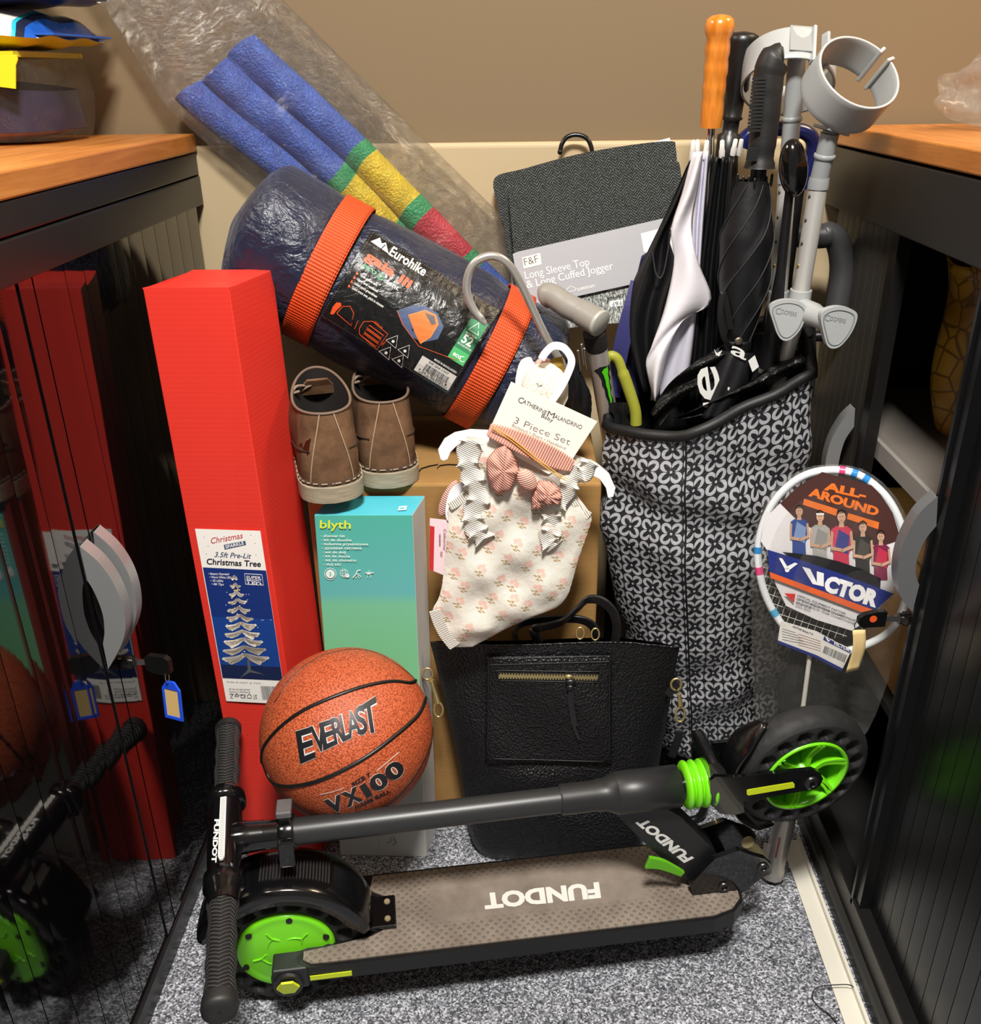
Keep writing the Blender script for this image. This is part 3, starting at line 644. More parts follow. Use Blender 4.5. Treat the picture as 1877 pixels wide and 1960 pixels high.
D.line([LB(.89, .33), LB(.925, .22), LB(.965, .33)], 2, Wl, True); bt('MADE FROM', .885, .375, .965, .375, 3.5, Wl, .01); bt('52', .885, .475, .96, .475, 17, Wl, .03); bt('RECYCLED BOTTLES', .875, .51, .977, .51, 3.5, Wl, .01); bt('eco', .885, .635, .945, .635, 9, Wl, .03)
c = LB(.958, .62); D.line([(c[0]+5*cos(a), c[1]+5*sin(a)) for a in [k*pi/8 for k in range(2, 15)]], 1.6, Wl)
r = random.Random(2); st = [LB(x/60, .012) for x in range(1, 60)]+[LB(x/60, .988) for x in range(1, 60)]+[LB(.012, y/40) for y in range(1, 40)]+[LB(.988, y/40) for y in range(1, 40)]
for q in st: D.disc(q, .9, .7, '77777a', 5)
D.build('sewn_label', tb, 'black printed label with a picture of a tent')

# ================================================================== STRIPED WINDBREAK ROLL IN A CLEAR SLEEVE
WO = PY(488, 66, 1.556); WX = PY(1000, 560, 1.552)-WO
wf = Frame(WO, WX, Z=(0, -1, 0)); WL_ = WX.length
def fabric(col, c2):
    n = NT('weave_'+col); c = n.co(); v = n.voro(n.mapv(c, (1, 1, 1)), 260); n.put(n.b.inputs['Base Color'], n.mix(n.noise(c, 40, 3), lin(col), lin(c2))); n.set(rough=.5, spec=.4); n.bump(n.math('ADD', v, n.math('MULTIPLY', n.noise(c, 22, 4), 1.2)), .5, .004); return n.m
FB, FG, FY, FR_ = fabric('2a49a8', '5574c8'), fabric('14804a', '3fae74'), fabric('d8b40c', 'e8d23c'), fabric('b0182c', 'd04050')
at = lambda u, v: wf.pix(u, v)[0]
cuts = [0, at(702, 262), at(724, 282), at(812, 362), at(838, 385), at(918, 460), at(942, 484), WL_]
wb = thing('windbreak', 'folded striped windbreak in a clear plastic sleeve, behind the navy tent bag', 'windbreak', WO.lerp(WO+WX, .5).to_tuple())
m = MB(); rr = random.Random(9)
prof = []
for k in range(60):
    t = k/60; f = (t*2) if t < .5 else (2-t*2); o = -.152*f; hump = abs(sin(pi*min(2.999, f*3)))**.55
    prof.append((o, (.004+.018*hump)*(1 if t < .5 else -1)))
def wpt(x, k):
    o, c = prof[k % 60]; return wf(x-.22*(-o)*max(0, 1-x/.25)+.003*sin(o*60), o*(1+.05*sin(x*17+1))+.004*sin(x*9), c*(1+.12*sin(x*31+o*50))+.002*sin(x*47+o*80))
for (x0, x1, mt) in zip(cuts[:-1], cuts[1:], (FB, FG, FY, FG, FR_, FG, FB)):
    m.grid(lambda u, v, x0=x0, x1=x1: wpt(x0+(x1-x0)*v, round(u*60)), 60, max(2, int((x1-x0)/.012)), mt, cu=True)
m.add([wpt(0, k) for k in range(60)], [tuple(range(60))], FB)
m.build('folded_fabric', wb)
def film(name, a=.1, bs=18, tint='fefefd', st=1.0, gl=.42):
    n = NT(name); c = n.co(); h = n.noise(c, bs, 6, .62, 2.2); g = n.n('ShaderNodeBsdfGlossy'); g.inputs['Roughness'].default_value = .10
    bm_ = n.n('ShaderNodeBump'); n.put(bm_.inputs['Height'], h); bm_.inputs['Strength'].default_value = st; bm_.inputs['Distance'].default_value = .02
    n.t.links.new(bm_.outputs[0], g.inputs['Normal']); tr = n.n('ShaderNodeBsdfTransparent'); tr.inputs[0].default_value = lin(tint)
    fz = n.n('ShaderNodeFresnel'); fz.inputs[0].default_value = 1.45; n.t.links.new(bm_.outputs[0], fz.inputs['Normal'])
    mx = n.n('ShaderNodeMixShader'); n.put(mx.inputs[0], n.math('MINIMUM', n.math('MULTIPLY', n.math('POWER', fz.outputs[0], .9), gl), .6)); n.t.links.new(tr.outputs[0], mx.inputs[1]); n.t.links.new(g.outputs[0], mx.inputs[2])
    df = n.n('ShaderNodeBsdfDiffuse'); df.inputs[0].default_value = (.9, .88, .84, 1); m2 = n.n('ShaderNodeMixShader'); m2.inputs[0].default_value = a*.22
    n.t.links.new(mx.outputs[0], m2.inputs[1]); n.t.links.new(df.outputs[0], m2.inputs[2]); n.t.links.new(m2.outputs[0], n.out.inputs[0]); return n.m
FILM = film('clear_film', .1, 30, gl=.6)
rr = random.Random(21); cr = [(rr.uniform(-60, 60), rr.uniform(-60, 60), rr.uniform(0, 6)) for _ in range(14)]
crm = lambda x, y: sum(abs(sin(x*a*.35+y*b*.35+c)) for a, b, c in cr)/14-.63
def sleeve(u, v):
    x = -.34+(WL_+.40)*v; k = min(1, max(0, (x+.34)/.30)); hw = .052+.068*k; cen = -.055+.03*(1-k)
    if x > WL_-.06: hw *= 1-.55*(x-WL_+.06)/.12
    t = 2*pi*u; d = crm(x, cos(t)*hw)*.03
    return wf(x, cen+hw*sin(t), max(-.024, (.038+.3*d)*cos(t)+d*.5))
m = MB().grid(sleeve, 40, 90, FILM, cu=True); m.build('plastic_sleeve', wb)
tp = [wf(-.33, -.06, .03), wf(-.30, -.05, .034), wf(-.265, -.03, .03)]
lab(MB().strip(tp, wf.Y, [.05, .06, .05], .0008, P('d8c77a', .5)).build('sealing_tape', wb), 'yellowish tape on the gathered end')

# ================================================================== FOLDED LOUNGE SET ON ITS HANGER
O = PY(948, 343, 1.562); X = PY(1288, 273, 1.562)-O
pf = Frame(O, X, (0, .09, .36))
pp = lambda l, c=0: [pf.pix(*q, c) for q in l]
n = NT('herringbone'); c = n.n('ShaderNodeVectorMath', operation='SUBTRACT'); g = n.n('ShaderNodeNewGeometry'); n.put(c.inputs[0], g.outputs['Position']); c.inputs[1].default_value = tuple(O)
dx = n.n('ShaderNodeVectorMath', operation='DOT_PRODUCT'); n.put(dx.inputs[0], c.outputs[0]); dx.inputs[1].default_value = tuple(pf.X)
dy = n.n('ShaderNodeVectorMath', operation='DOT_PRODUCT'); n.put(dy.inputs[0], c.outputs[0]); dy.inputs[1].default_value = tuple(pf.Y)
zig = n.math('PINGPONG', n.math('MULTIPLY', dx.outputs['Value'], 1), .009)
st = n.math('SINE', n.math('MULTIPLY', n.math('ADD', dy.outputs['Value'], n.math('MULTIPLY', zig, 1.1)), 2*pi/.0046))
nz = n.noise(c.outputs[0], 400, 3); f = n.math('MULTIPLY', n.step(st, .25, .9), n.step(nz, .32, .6))
n.put(n.b.inputs['Base Color'], n.mix(f, lin('252827'), lin('6e7170'))); n.set(rough=.9, spec=.15); n.bump(f, .2, .001); HERR = n.m
GREYC = P('a3a3a8', .5, bump=(300, .02)); CARDW = P('d9d9dc', .5)
pj = thing('lounge_set', 'charcoal herringbone lounge set folded in a grey card sleeve with black hook', 'clothing', PY(1120, 600, 1.48).to_tuple())
MB().prism(pf, pp([(955, 345), (1140, 300), (1282, 263), (1292, 330), (1295, 480), (1000, 580)]), -.004, -.002, CARDW).build('backing_card', pj)
def pillow(outl, c0, c1, mat, n=10):
    q = pp(outl); cx_ = sum(a for a, b in q)/len(q); cy_ = sum(b for a, b in q)/len(q); q = smoothpath(q, 3, True); k = len(q)
    m = MB(); m.grid(lambda u, v: (lambda p, r: pf(cx_+(p[0]-cx_)*r, cy_+(p[1]-cy_)*r, c0+(c1-c0)*(1-(1-min(1, v*6))**2)**.5+.0015*sin(p[0]*70*r+p[1]*40)*(v)))(q[round(u*k) % k], min(1, .02+(1-v)*1.02)), k, 12, mat, cu=True)
    return m
def slab(nm, outl, c0, c1):
    q = smoothpath(pp(outl), 4, True); MB().prism(pf, q, c0, c1, HERR).build(nm, pj, bevel=.007, bseg=4)
slab('folded_top', [(948, 342), (1000, 326), (1100, 299), (1200, 281), (1280, 273), (1291, 285), (1294, 335), (1292, 420), (1292, 500), (1130, 540), (1000, 570), (965, 440), (950, 385)], -.002, .012)
slab('folded_jogger', [(976, 372), (985, 363), (1060, 357), (1150, 337), (1240, 320), (1284, 316), (1296, 332), (1300, 420), (1292, 500), (1130, 540), (1000, 570), (985, 480)], .017, .0393)
bq = pp([(981, 486), (990, 482), (1260, 420), (1305, 410), (1305, 520), (1204, 545), (1104, 567), (1010, 600), (1000, 600)], .0405)
m = MB().prism(pf, bq, .0395, .0405, GREYC)
sd = pp([(966, 420), (977, 418), (991, 483), (1010, 600), (1000, 602)], .0)
m.add([pf(*pf.pix(966, 420, 0), 0), pf(*pf.pix(978, 418, .012), .012), pf(*pf.pix(991, 482, .04), .04), pf(*pf.pix(1008, 600, .04), .04), pf(*pf.pix(985, 600, 0), 0)], [(0, 1, 2, 3, 4)], GREYC)
m.build('card_sleeve', pj)
D = Decal(on_frame(pf, .0405), .0005, .0002); T_ = 'eeeae4'
D.poly([(999, 493), (1033.5, 484), (1036.5, 506), (1002, 514.5)], 'efe3d6').up().text('F&F', (1004.5, 508.5), (1031, 501.5), 14, '33302e', -.012).up(-1)
D.text('Long Sleeve Top', (1006, 534.5), (1128.5, 507.5), 15, T_).text('& Long Cuffed Jogger', (1009, 552), (1174, 515), 14.5, T_, .003).text('SUPERSOFT', (1105, 557), (1139.6, 549), 5, T_, .012)
D.line(smoothpath([(1086, 558), (1084, 554), (1088, 551), (1092, 548), (1097, 550), (1101, 552), (1100, 556), (1086, 559)], 3), 1, T_).line([(1077, 553), (1079, 562)], 1, T_)
D.build('sleeve_lettering', pj)
D = Decal(on_frame(pf, .0405), .0005); D.poly([(1226, 447), (1300, 428), (1300, 500), (1232, 482)], 'e9e9ea').build('white_sticker', pj)
n = NT('marl_grey'); f = n.noise(n.mapv(n.co(), (1, 1, .4)), 420, 3, .7); n.put(n.b.inputs['Base Color'], n.ramp(f, [(.38, '3c4140'), (.52, '8a8d89'), (.62, 'c9cac4')])); n.set(rough=.9); MARL = n.m
MB().prism(pf, pp([(1000, 585), (1104, 566), (1206, 543), (1204, 600), (1188, 618), (1130, 622), (1000, 640)], .03), .002, .034, MARL).build('marl_lining', pj, bevel=.004)
D = Decal(on_frame(pf, .034), .0006)
D.poly([(1161, 552), (1196, 544), (1194, 549), (1162, 558)], 'e8e6e0').text('LOUNGE', (1197, 562), (1161, 570), 5.5, '2a2a2a', .02).poly([(1166, 577), (1192, 573), (1191, 585), (1168, 588)], 'f0efec').up().text('F&F', (1188, 575.5), (1170, 579), 8, '3a3a3a')
D.build('woven_tag', pj)
hk = [pf(*pf.pix(u, v, .008), .008) for u, v in [(1133, 320), (1133, 300), (1132, 285), (1126, 269), (1115, 260.5), (1099, 258), (1084, 263.5), (1075, 276), (1071.5, 291)]]
MB().tube(smoothpath(hk, 6), [.0036]*49, P('141311', .2, .2), 10).ball(Frame(hk[-1], (1, 0, 0), (0, 1, 0)), .0042, .0042, .0042, P('141311', .2, .2), 10, 8).build('hook', pj)

# ================================================================== FLOWERED SHOPPING TROLLEY
n = NT('flower_print'); uv = n.sep(n.n('ShaderNodeUVMap').outputs[0])
fx = n.math('SUBTRACT', n.math('FRACT', uv[0]), .5); fy = n.math('SUBTRACT', n.math('FRACT', uv[1]), .5)
ax, ay = n.math('ABSOLUTE', fx), n.math('ABSOLUTE', fy)
def dist(a, b, x0, y0): return n.math('SQRT', n.math('ADD', n.math('POWER', n.math('SUBTRACT', a, x0), 2), n.math('POWER', n.math('SUBTRACT', b, y0), 2)))
d = dist(ax, ay, .245, .245); s1 = n.math('MULTIPLY', n.math('ADD', ax, ay), .7071); s2 = n.math('ABSOLUTE', n.math('MULTIPLY', n.math('SUBTRACT', ax, ay), .7071))
el = n.math('ADD', n.math('POWER', n.math('DIVIDE', n.math('SUBTRACT', s1, .225), .225), 2), n.math('POWER', n.math('DIVIDE', s2, .098), 2))
ring = n.math('MULTIPLY', n.step(d, .240, .226), n.step(el, .92, 1.12)); dot = n.step(dist(ax, ay, 0, 0), .062, .048)
f = n.math('MAXIMUM', ring, dot); gr = n.noise(n.co(), 500, 3)
n.put(n.b.inputs['Base Color'], n.mix(f, n.mix(gr, lin('141518'), lin('2b2c2f')), n.mix(gr, lin('8f9095'), lin('b2b3b8'))))
n.set(rough=.36, spec=.45); n.bump(n.math('ADD', n.noise(n.co(), 15, 5, .6, 1), n.math('MULTIPLY', gr, .1)), .45, .012); FLOW = n.m
BLKC = P('131315', .55, bump=(200, .15)); BLKP = P('0d0d0e', .3); DARKIN = P('08080a', .8)
tr = thing('shopping_trolley', 'grey and black flower-print shopping trolley bag stuffed with umbrellas', 'shopping trolley', (.29, 1.38, 0))
# cross-section (clockwise from the left back corner, seen from above), bottom and top
LBc, LFc, CFc, RFc, RBc = (.165, 1.5), (.125, 1.335), (.242, 1.262), (.432, 1.30), (.43, 1.5)
def ringpt(t, z):
    k = z/.8; pts = [V((*LBc, 0)), V((*LFc, 0)), V((*CFc, 0)), V((*RFc, 0)), V((*RBc, 0))]
    cen = V((.30, 1.40, 0)); sc = .66+.34*min(1, max(0, (z-.05)/.45))
    L = [(pts[(i+1) % 5]-pts[i]).length for i in range(5)]; s_ = t*sum(L)
    i = 0
    while s_ > L[i] and i < 4: s_ -= L[i]; i += 1
    p = pts[i].lerp(pts[(i+1) % 5], s_/L[i]); e = s_/L[i]
    nrm = V((0, 0, 1)).cross(pts[(i+1) % 5]-pts[i]).normalized()*-1; nrm = -nrm if (p-cen).dot(nrm) < 0 else nrm
    p = p+nrm*.016*sin(pi*e)*sin(pi*min(1, k*1.1))
    p = cen+(p-cen)*sc; p.x += .062*(1-k); p.y += -.012*(1-k); return p
def rimz(t):
    p = ringpt(t, .74); a = (p.x-.12)/.31
    if p.y < 1.37: return .705+.02*a+.085*max(0, a-.35)*1.3+.06*max(0, (p.y-1.31)/.06)*(a > .6)
    return .715+.12*max(0, a)
rr = random.Random(4)
def troll(u, v):
    zt = rimz(u); z = .105+(zt-.105)*v; p = ringpt(u, z)
    fold = .010*sin(z*55+p.x*14+1)*math.exp(-((z-.60)/.09)**2)+.007*sin(z*48-p.x*30)*math.exp(-((z-.25)/.12)**2)+.004*sin(p.x*60+z*22)
    cen = V((.30, 1.40, 0)); q = (p-cen).normalized(); p = p+q*fold; return V((p.x, p.y, z))
per = 1.03
m = MB().grid(troll, 90, 50, FLOW, cu=False, uvs=(per/.0355, .64/.0355)); m.build('bag_body', tr, solid=.002)
m = MB().add([troll(k/40, 0)+V((0, 0, .004)) for k in range(40)], [tuple(range(40))], BLKC).build('bag_base', tr)
rimp = [troll(k/60, 1)+V((0, 0, .002)) for k in range(60)]
MB().tube(rimp, .0085, BLKC, 8, closed=True, sq=1).build('rim_binding', tr)
sm = [troll(.345, k/30) for k in range(31)]
k0 = min(range(200), key=lambda k: (V((troll(k/200, .5).x, troll(k/200, .5).y, 0))-V((.25+.02, 1.255, 0))).length)/200
MB().tube([troll(k0, k/30)+(troll(k0, k/30)-V((.30, 1.40, troll(k0, k/30).z))).normalized()*.0015 for k in range(31)], .0016, BLKC, 6).build('corner_seam', tr)
FO = P('3a3a3c', .42, bump=(40, .08))
hp = [PY(1560, 452, 1.47), PY(1585, 448, 1.47), PY(1604, 466, 1.47), PY(1611, 510, 1.465), PY(1606, 560, 1.46), PY(1598, 605, 1.455)]
hb = [PY(1590, 640, 1.45), V((.435, 1.475, .75)), V((.425, 1.515, .3)), V((.42, 1.525, .09))]
MB().tube(smoothpath([hp[0]-V((.12, -.02, -.008))]+hp+[hb[0]], 8), .0185, FO, 16).build('foam_handle', tr)
MB().tube(smoothpath(hb, 6), .009, P('1a1a1b', .35, .4), 12).tube([V((.17, 1.525, .09)), V((.42, 1.525, .09))], .009, P('1a1a1b', .35, .4), 10).tube([V((.18, 1.525, .09)), V((.175, 1.52, .7))], .009, P('1a1a1b', .35, .4), 10).build('frame_tube', tr)
for x_ in (.16, .43):
    w = MB(); w.lathe((x_, 1.50, .0805), (1, 0, 0), [(-.014, .04), (-.014, .07), (-.008, .079), (.008, .079), (.014, .07), (.014, .04)], BLKC, 28).lathe((x_, 1.50, .0805), (1, 0, 0), [(-.01, .012), (-.01, .042), (.01, .042), (.01, .012)], P('3a3a3c', .5), 24)
    w.build('wheel', tr)
MB().grid(lambda u, v: (lambda p: V((.3+(p.x-.3)*.95, 1.4+(p.y-1.4)*.95, p.z+.002)))(troll(u, .72+.275*v)), 60, 6, DARKIN).build('inner_lining', tr)
MB().tube(smoothpath([V((.235, 1.30, .10)), V((.25, 1.26, .06)), V((.265, 1.25, .008)), V((.32, 1.25, .008)), V((.335, 1.26, .06)), V((.35, 1.30, .10))], 6), .007, P('19191a', .35, .4), 10).build('front_foot', tr)

# ================================================================== BLACK LEATHER TOTE
n = NT('leather'); c = n.co(); v = n.voro(c, 260); w_ = n.noise(c, 60, 3); n.set(col='101013', rough=.4, spec=.6); n.bump(n.math('ADD', n.math('MULTIPLY', v, 1.2), w_), .8, .0019); LEA = n.m
HL = P('19191c', .36, bump=(350, .2))
GOLD = P('d9c48a', .28, .8)
tO = PZ(1066, 1650, 0); tT = PY(1063, 1228, 1.196)
wf2 = Frame(tO, (1, -.02, 0), tT-tO); TH = (tT-tO).length
e = lambda u, v: wf2.pix(u, v)
lft = [e(905, 1640), e(893, 1618), e(884, 1560), e(868, 1460), e(846, 1345), e(824, 1240)]
rgt = [e(1222, 1652), e(1236, 1640), e(1258, 1540), e(1274, 1430), e(1290, 1330), e(1300, 1247)]
def edge(L, b):
    for (a0, b0), (a1, b1) in zip(L[:-1], L[1:]):
        if b <= b1: return a0+(a1-a0)*(b-b0)/max(1e-6, b1-b0)
    return L[-1][0]
def topb(s): return TH+.004*sin(3*s)-.010*max(0, s-.55)**1*1.6-.006*max(0, -s-.6)
def totep(s, k, side, off=0):
    """s -1..1 across, k 0..1 up, side +1 front"""
    b = .0+k*topb(s); b_ = max(.002, b); l, r = edge(lft, b_), edge(rgt, b_); a = (l+r)/2+(r-l)/2*s
    dep = (.046*(1-k)**.6+.008)*(max(0, 1-abs(s)**(3.2+6*(1-k)**2)))**.55
    wr = .005*sin(5*s+9*k)*sin(pi*k)+.006*math.exp(-((k-.42)/.06)**2)*cos(s*2)-.004*math.exp(-((k-.30)/.05)**2)
    if k < .05: dep *= .85+3*k
    c = dep*side-.046*(1-k)**.6+(wr*(1-abs(s)**4) if side > 0 else 0)-.046*0
    return wf2(a, b, c+off*side-.045*(1-k)*0)
tote = thing('tote_bag', 'black pebbled leather tote bag with a gold zip on its front pocket', 'handbag', tO.to_tuple())
m = MB(); NS = 44
m.grid(lambda u, v: totep(-1+2*u, v, 1), NS, 46, LEA); m.grid(lambda u, v: totep(-1+2*u, v, -1), NS, 30, LEA, flip=True)
m.add([totep(-1+2*i/NS, 0, 1) for i in range(NS+1)]+[totep(-1+2*i/NS, 0, -1) for i in range(NS, -1, -1)], [tuple(range(2*NS+2))], LEA)
m.build('bag_body', tote, weld=True)
MB().tube([totep(-.98+1.96*i/40, 1, 1) for i in range(41)], .0016, LEA, 6).build('top_edge', tote)
def tsurf(u, v, h):
    a, b = wf2.pix(u, v, .02); k = max(.001, min(1, b/topb(0)))
    for _ in range(2):
        l, r = edge(lft, b), edge(rgt, b); s = max(-.97, min(.97, (2*a-l-r)/(r-l))); k = min(1, b/topb(s)); q = totep(s, k, 1, h); cc = (q-wf2.O).dot(wf2.Z); a, b = wf2.pix(u, v, cc)
    return totep(s, min(1, b/topb(s)), 1, h)
pk = [(931, 1257), (1170, 1254), (1170, 1444), (1156, 1462), (944, 1458), (929, 1444)]
def pquad(u, v): return V((931, 1257)).lerp(V((1170, 1254)), u).lerp(V((929, 1460)).lerp(V((1170, 1463)), u), v)
def pock(u, v, h):
    q = pquad(u, v); p = tsurf(q.x, q.y, h); return p
m = MB(); m.grid(lambda u, v: pock(u, v, .0035+.003*(sin(pi*u)*sin(pi*v))**.5), 24, 22, LEA)
po = [(0, 0), (1, 0), (1, .93), (.93, 1), (.07, 1), (0, .93)]
m.mats = [LEA]; pk_o = m.build('front_pocket', tote, solid=.004)
def on_pock(pts, h): return [pock((q[0]-930)/240, (q[1]-1256)/205, h) for q in pts]
ln = lambda pts, k=10: [tuple(V(a).lerp(V(b), i/k)) for a, b in zip(pts[:-1], pts[1:]) for i in range(k)]+[pts[-1]]
m = MB()
for path in (ln([(934, 1440), (934, 1260), (1166, 1257), (1166, 1440), (1154, 1456), (946, 1453), (934, 1440)]), ln([(936, 1272), (1166, 1268)]), ln([(952, 1283), (1148, 1287), (1148, 1307), (952, 1302), (952, 1283)])):
    pp_ = on_pock(path, .0085)
    m.tube(pp_, .0007, P('26262a', .45), 5)
m.build('pocket_stitching', tote)
MB().strip(on_pock(ln([(954, 1293), (1146, 1298)], 20), .0082), wf2.Y, .012, .0008, P('1c1a16', .7)).build('zip_tape', tote)
m = MB(); z0 = on_pock(ln([(955, 1293.5), (1145, 1298.5)], 70), .0092)
for i in range(70):
    p = z0[i]; f = Frame(p+wf2.Y*(.0012 if i % 2 else -.0012), wf2.X, wf2.Y); m.box(f, (-.0009, -.0032, -.001), (.0009, .0032, .001), GOLD)
zt_ = m.build('zip_teeth', tote); lab(zt_, 'gold metal zip teeth')
q = on_pock([(1088, 1296), (1090, 1306), (1091, 1316), (1090, 1340), (1093, 1365), (1098, 1388), (1109, 1415)], .0125)
m = MB().ball(Frame(q[0], wf2.X, wf2.Y), .006, .004, .003, GOLD, 12, 8); zs = m.build('zip_slider', tote); lab(zs, 'gold zip slider')
m = MB().ball(Frame(q[1]+V((.001, 0, 0)), wf2.X, wf2.Y), .008, .006, .005, HL, 14, 10).ball(Frame(q[2], wf2.X, wf2.Y), .0065, .006, .005, HL, 14, 10)
m.strip(smoothpath(q[2:], 5), wf2.X, .005, .002, HL).strip([p+wf2.X*.004+wf2.Z*.001 for p in smoothpath(q[2:-1], 5)], wf2.X, .004, .002, HL); m.build('zip_pull', tote)
def hndl(px_, w_, c):
    return MB().strip(smoothpath([wf2.hit(u, v, c(i)) for i, (u, v) in enumerate(px_)], 8), wf2.Y*.85+wf2.Z*.45+wf2.X*.25, w_, .004, HL)
h1 = [(1030, 1228), (1022, 1205), (1040, 1200), (1075, 1190), (1105, 1165), (1125, 1148), (1150, 1150), (1172, 1170), (1180, 1200), (1176, 1232)]
hndl(h1, .017, lambda i: -.002+.006*sin(i)).build('handle', tote, bevel=.001)
h2 = [(985, 1226), (988, 1205), (1010, 1190), (1060, 1185), (1110, 1186), (1135, 1200), (1140, 1226)]
hndl(h2, .017, lambda i: -.018).build('handle', tote, bevel=.001)
for u, v in ((1110, 1212), (1139, 1214)):
    p = wf2.hit(u, v, .002); MB().tube([p+wf2.X*(.006*cos(a))+wf2.Y*(.010*sin(a)) for a in [k*pi/8 for k in range(16)]], .0014, GOLD, 6, closed=True).build('handle_ring', tote)
# side clasps
def clasp(pts, nm):
    m = MB(); P_ = [wf2.hit(u, v, .012) for u, v in pts]
    m.tube([P_[0]+wf2.X*.008*cos(a)+wf2.Y*.010*sin(a) for a in [k*pi/8 for k in range(16)]], .0019, GOLD, 7, closed=True)
    m.tube([P_[1], P_[1].lerp(P_[2], .3), P_[2]], [.004, .003, .0042], GOLD, 10); m.tube([P_[2]+(P_[3]-P_[2])*.5+wf2.X*.007*cos(a)+wf2.Y*.013*sin(a) for a in [k*pi/8 for k in range(16)]], .0018, GOLD, 7, closed=True)
    lab(m.build('side_clasp', tote), nm)
clasp([(818, 1290), (825, 1302), (838, 1345), (840, 1372)], 'gold swivel clasp')
clasp([(1294, 1310), (1299, 1328), (1302, 1350), (1301, 1385)], 'gold swivel clasp and rings')
MB().strip(smoothpath([wf2.hit(u, v, .012) for u, v in [(1300, 1400), (1298, 1412), (1292, 1430), (1285, 1448)]], 5), wf2.X, .012, .004, HL).build('shoulder_strap', tote)
MB().strip([wf2.hit(1278, 1330, .006), wf2.hit(1290, 1315, .010), wf2.hit(1294, 1305, .012)], wf2.Y, .012, .004, HL).build('strap_tab', tote)

# ================================================================== BASKETBALL
n = NT('ball_leather'); c = n.co(); v = n.voro(c, 400); n.put(n.b.inputs['Base Color'], n.ramp(v, [(.1, 'cc6a45'), (.4, 'bb5833'), (.7, '8f3f22')])); n.set(rough=.5, spec=.4); n.bump(v, .5, .0012).node.invert = True; BALL = n.m
BC, BR = PT(664, 1404, 1.317), .1215
ball = thing('basketball', 'orange pebbled basketball wedged between the shower kit box and the scooter', 'ball', (BC-V((0, 0, BR))).to_tuple())
MB().ball(Frame(BC, (1, 0, 0), (0, 1, 0)), BR, BR, BR, BALL, 64, 40).build('ball_skin', ball)
SM = P('141211', .4); m = MB()
def seam(px_, r_=.0030):
    q = [hit_sphere(u, v, BC, BR) for u, v in smoothpath(px_, 8)]; q = [BC+(p-BC).normalized()*(BR-.0006) for p in q]
    m.tube(q, r_, SM, 8); m.tube([BC*2-p for p in q], r_, SM, 8)
seam([(500, 1462), (505, 1430), (535, 1393), (580, 1360), (640, 1333), (700, 1313), (750, 1304), (785, 1307), (797, 1301)])
seam([(510, 1480), (525, 1500), (560, 1505), (610, 1494), (660, 1472), (710, 1443), (760, 1405), (800, 1368), (815, 1335)])
seam([(525, 1345), (560, 1295), (610, 1258), (670, 1243), (720, 1250), (765, 1276), (797, 1301)], .0012)
seam([(830, 1392), (822, 1430), (800, 1475), (770, 1515), (735, 1545), (700, 1556)], .0014)
seam([(500, 1462), (503, 1475), (510, 1480)], .002)
m.build('seams', ball)
D = Decal(lambda u, v, h: hit_sphere(u, v, BC, BR+h), .0006, .0002, 9)
K_, SV = '15161a', 'c9cbd0'
ev = [('E', 567, 597, 1400, 1391, 1463, 1450), ('V', 594, 621, 1391, 1384, 1446, 1432), ('E', 612, 637, 1384, 1376, 1437, 1425), ('R', 634, 655, 1376, 1368, 1426, 1418), ('L', 650, 666, 1369, 1362, 1420, 1412), ('A', 660, 686, 1364, 1357, 1414, 1405), ('S', 678, 698, 1356, 1346, 1410, 1402), ('T', 690, 721, 1352, 1332, 1406, 1400)]
for ch, x0, x1, t0_, t1_, b0_, b1_ in ev:
    for off, col, k in ((1.6, SV, 0), (0, K_, 1)):
        vs, fs = glyphs(ch, .05 if off else .025); xa = min(p[0] for p in vs); xb = max(p[0] for p in vs); ya = min(p[1] for p in vs); yb = max(p[1] for p in vs)
        pts = []
        for x, y in vs:
            a = (x-xa)/(xb-xa); h = (y-ya)/(yb-ya); sl = 17*(1-h); px_ = x0+(x1-x0)*a+sl*.55-2; t_ = t0_+(t1_-t0_)*a-off*.5; b_ = b0_+(b1_-b0_)*a+off*.5; pts.append((px_, b_+(t_-b_)*h))
        D.k = k; D._add(pts, fs, col)
D.build('brand_lettering', ball); D = Decal(lambda u, v, h: hit_sphere(u, v, BC, BR+h), .0006, .0002, 9)
D.text('SIZE 7', (675, 1506), (711, 1484), 7, K_, .04)
for off, col, k in ((.075, 'd8c4b8', 0), (.045, K_, 1)):
    D.k = k
    for ch, a, b, h in (('V', (638, 1556), (656, 1549), 27), ('X', (664, 1545), (695, 1530), 27), ('1', (702, 1528), (713, 1521), 27), ('0', (717, 1518), (747, 1498), 27), ('0', (749, 1498), (778, 1474), 28)):
        D.text(ch, (a[0]-(8 if ch == 'V' else 0), a[1]+(3 if ch == 'V' else 0)), (b[0]+(6 if ch == 'V' else 0), b[1]-(3 if ch == 'V' else 0)), h, col, off*(.5 if ch == '1' else 1))
D.k = 0; D.text('GAME BALL', (680, 1550), (748, 1516), 6, K_, .04)
D.line([(720, 1476), (742, 1458), (764, 1439)], 1.6, 'd8c4b8').line([(612, 1521), (635, 1516), (659, 1508)], 1.4, 'd8c4b8')
D.build('model_lettering', ball)

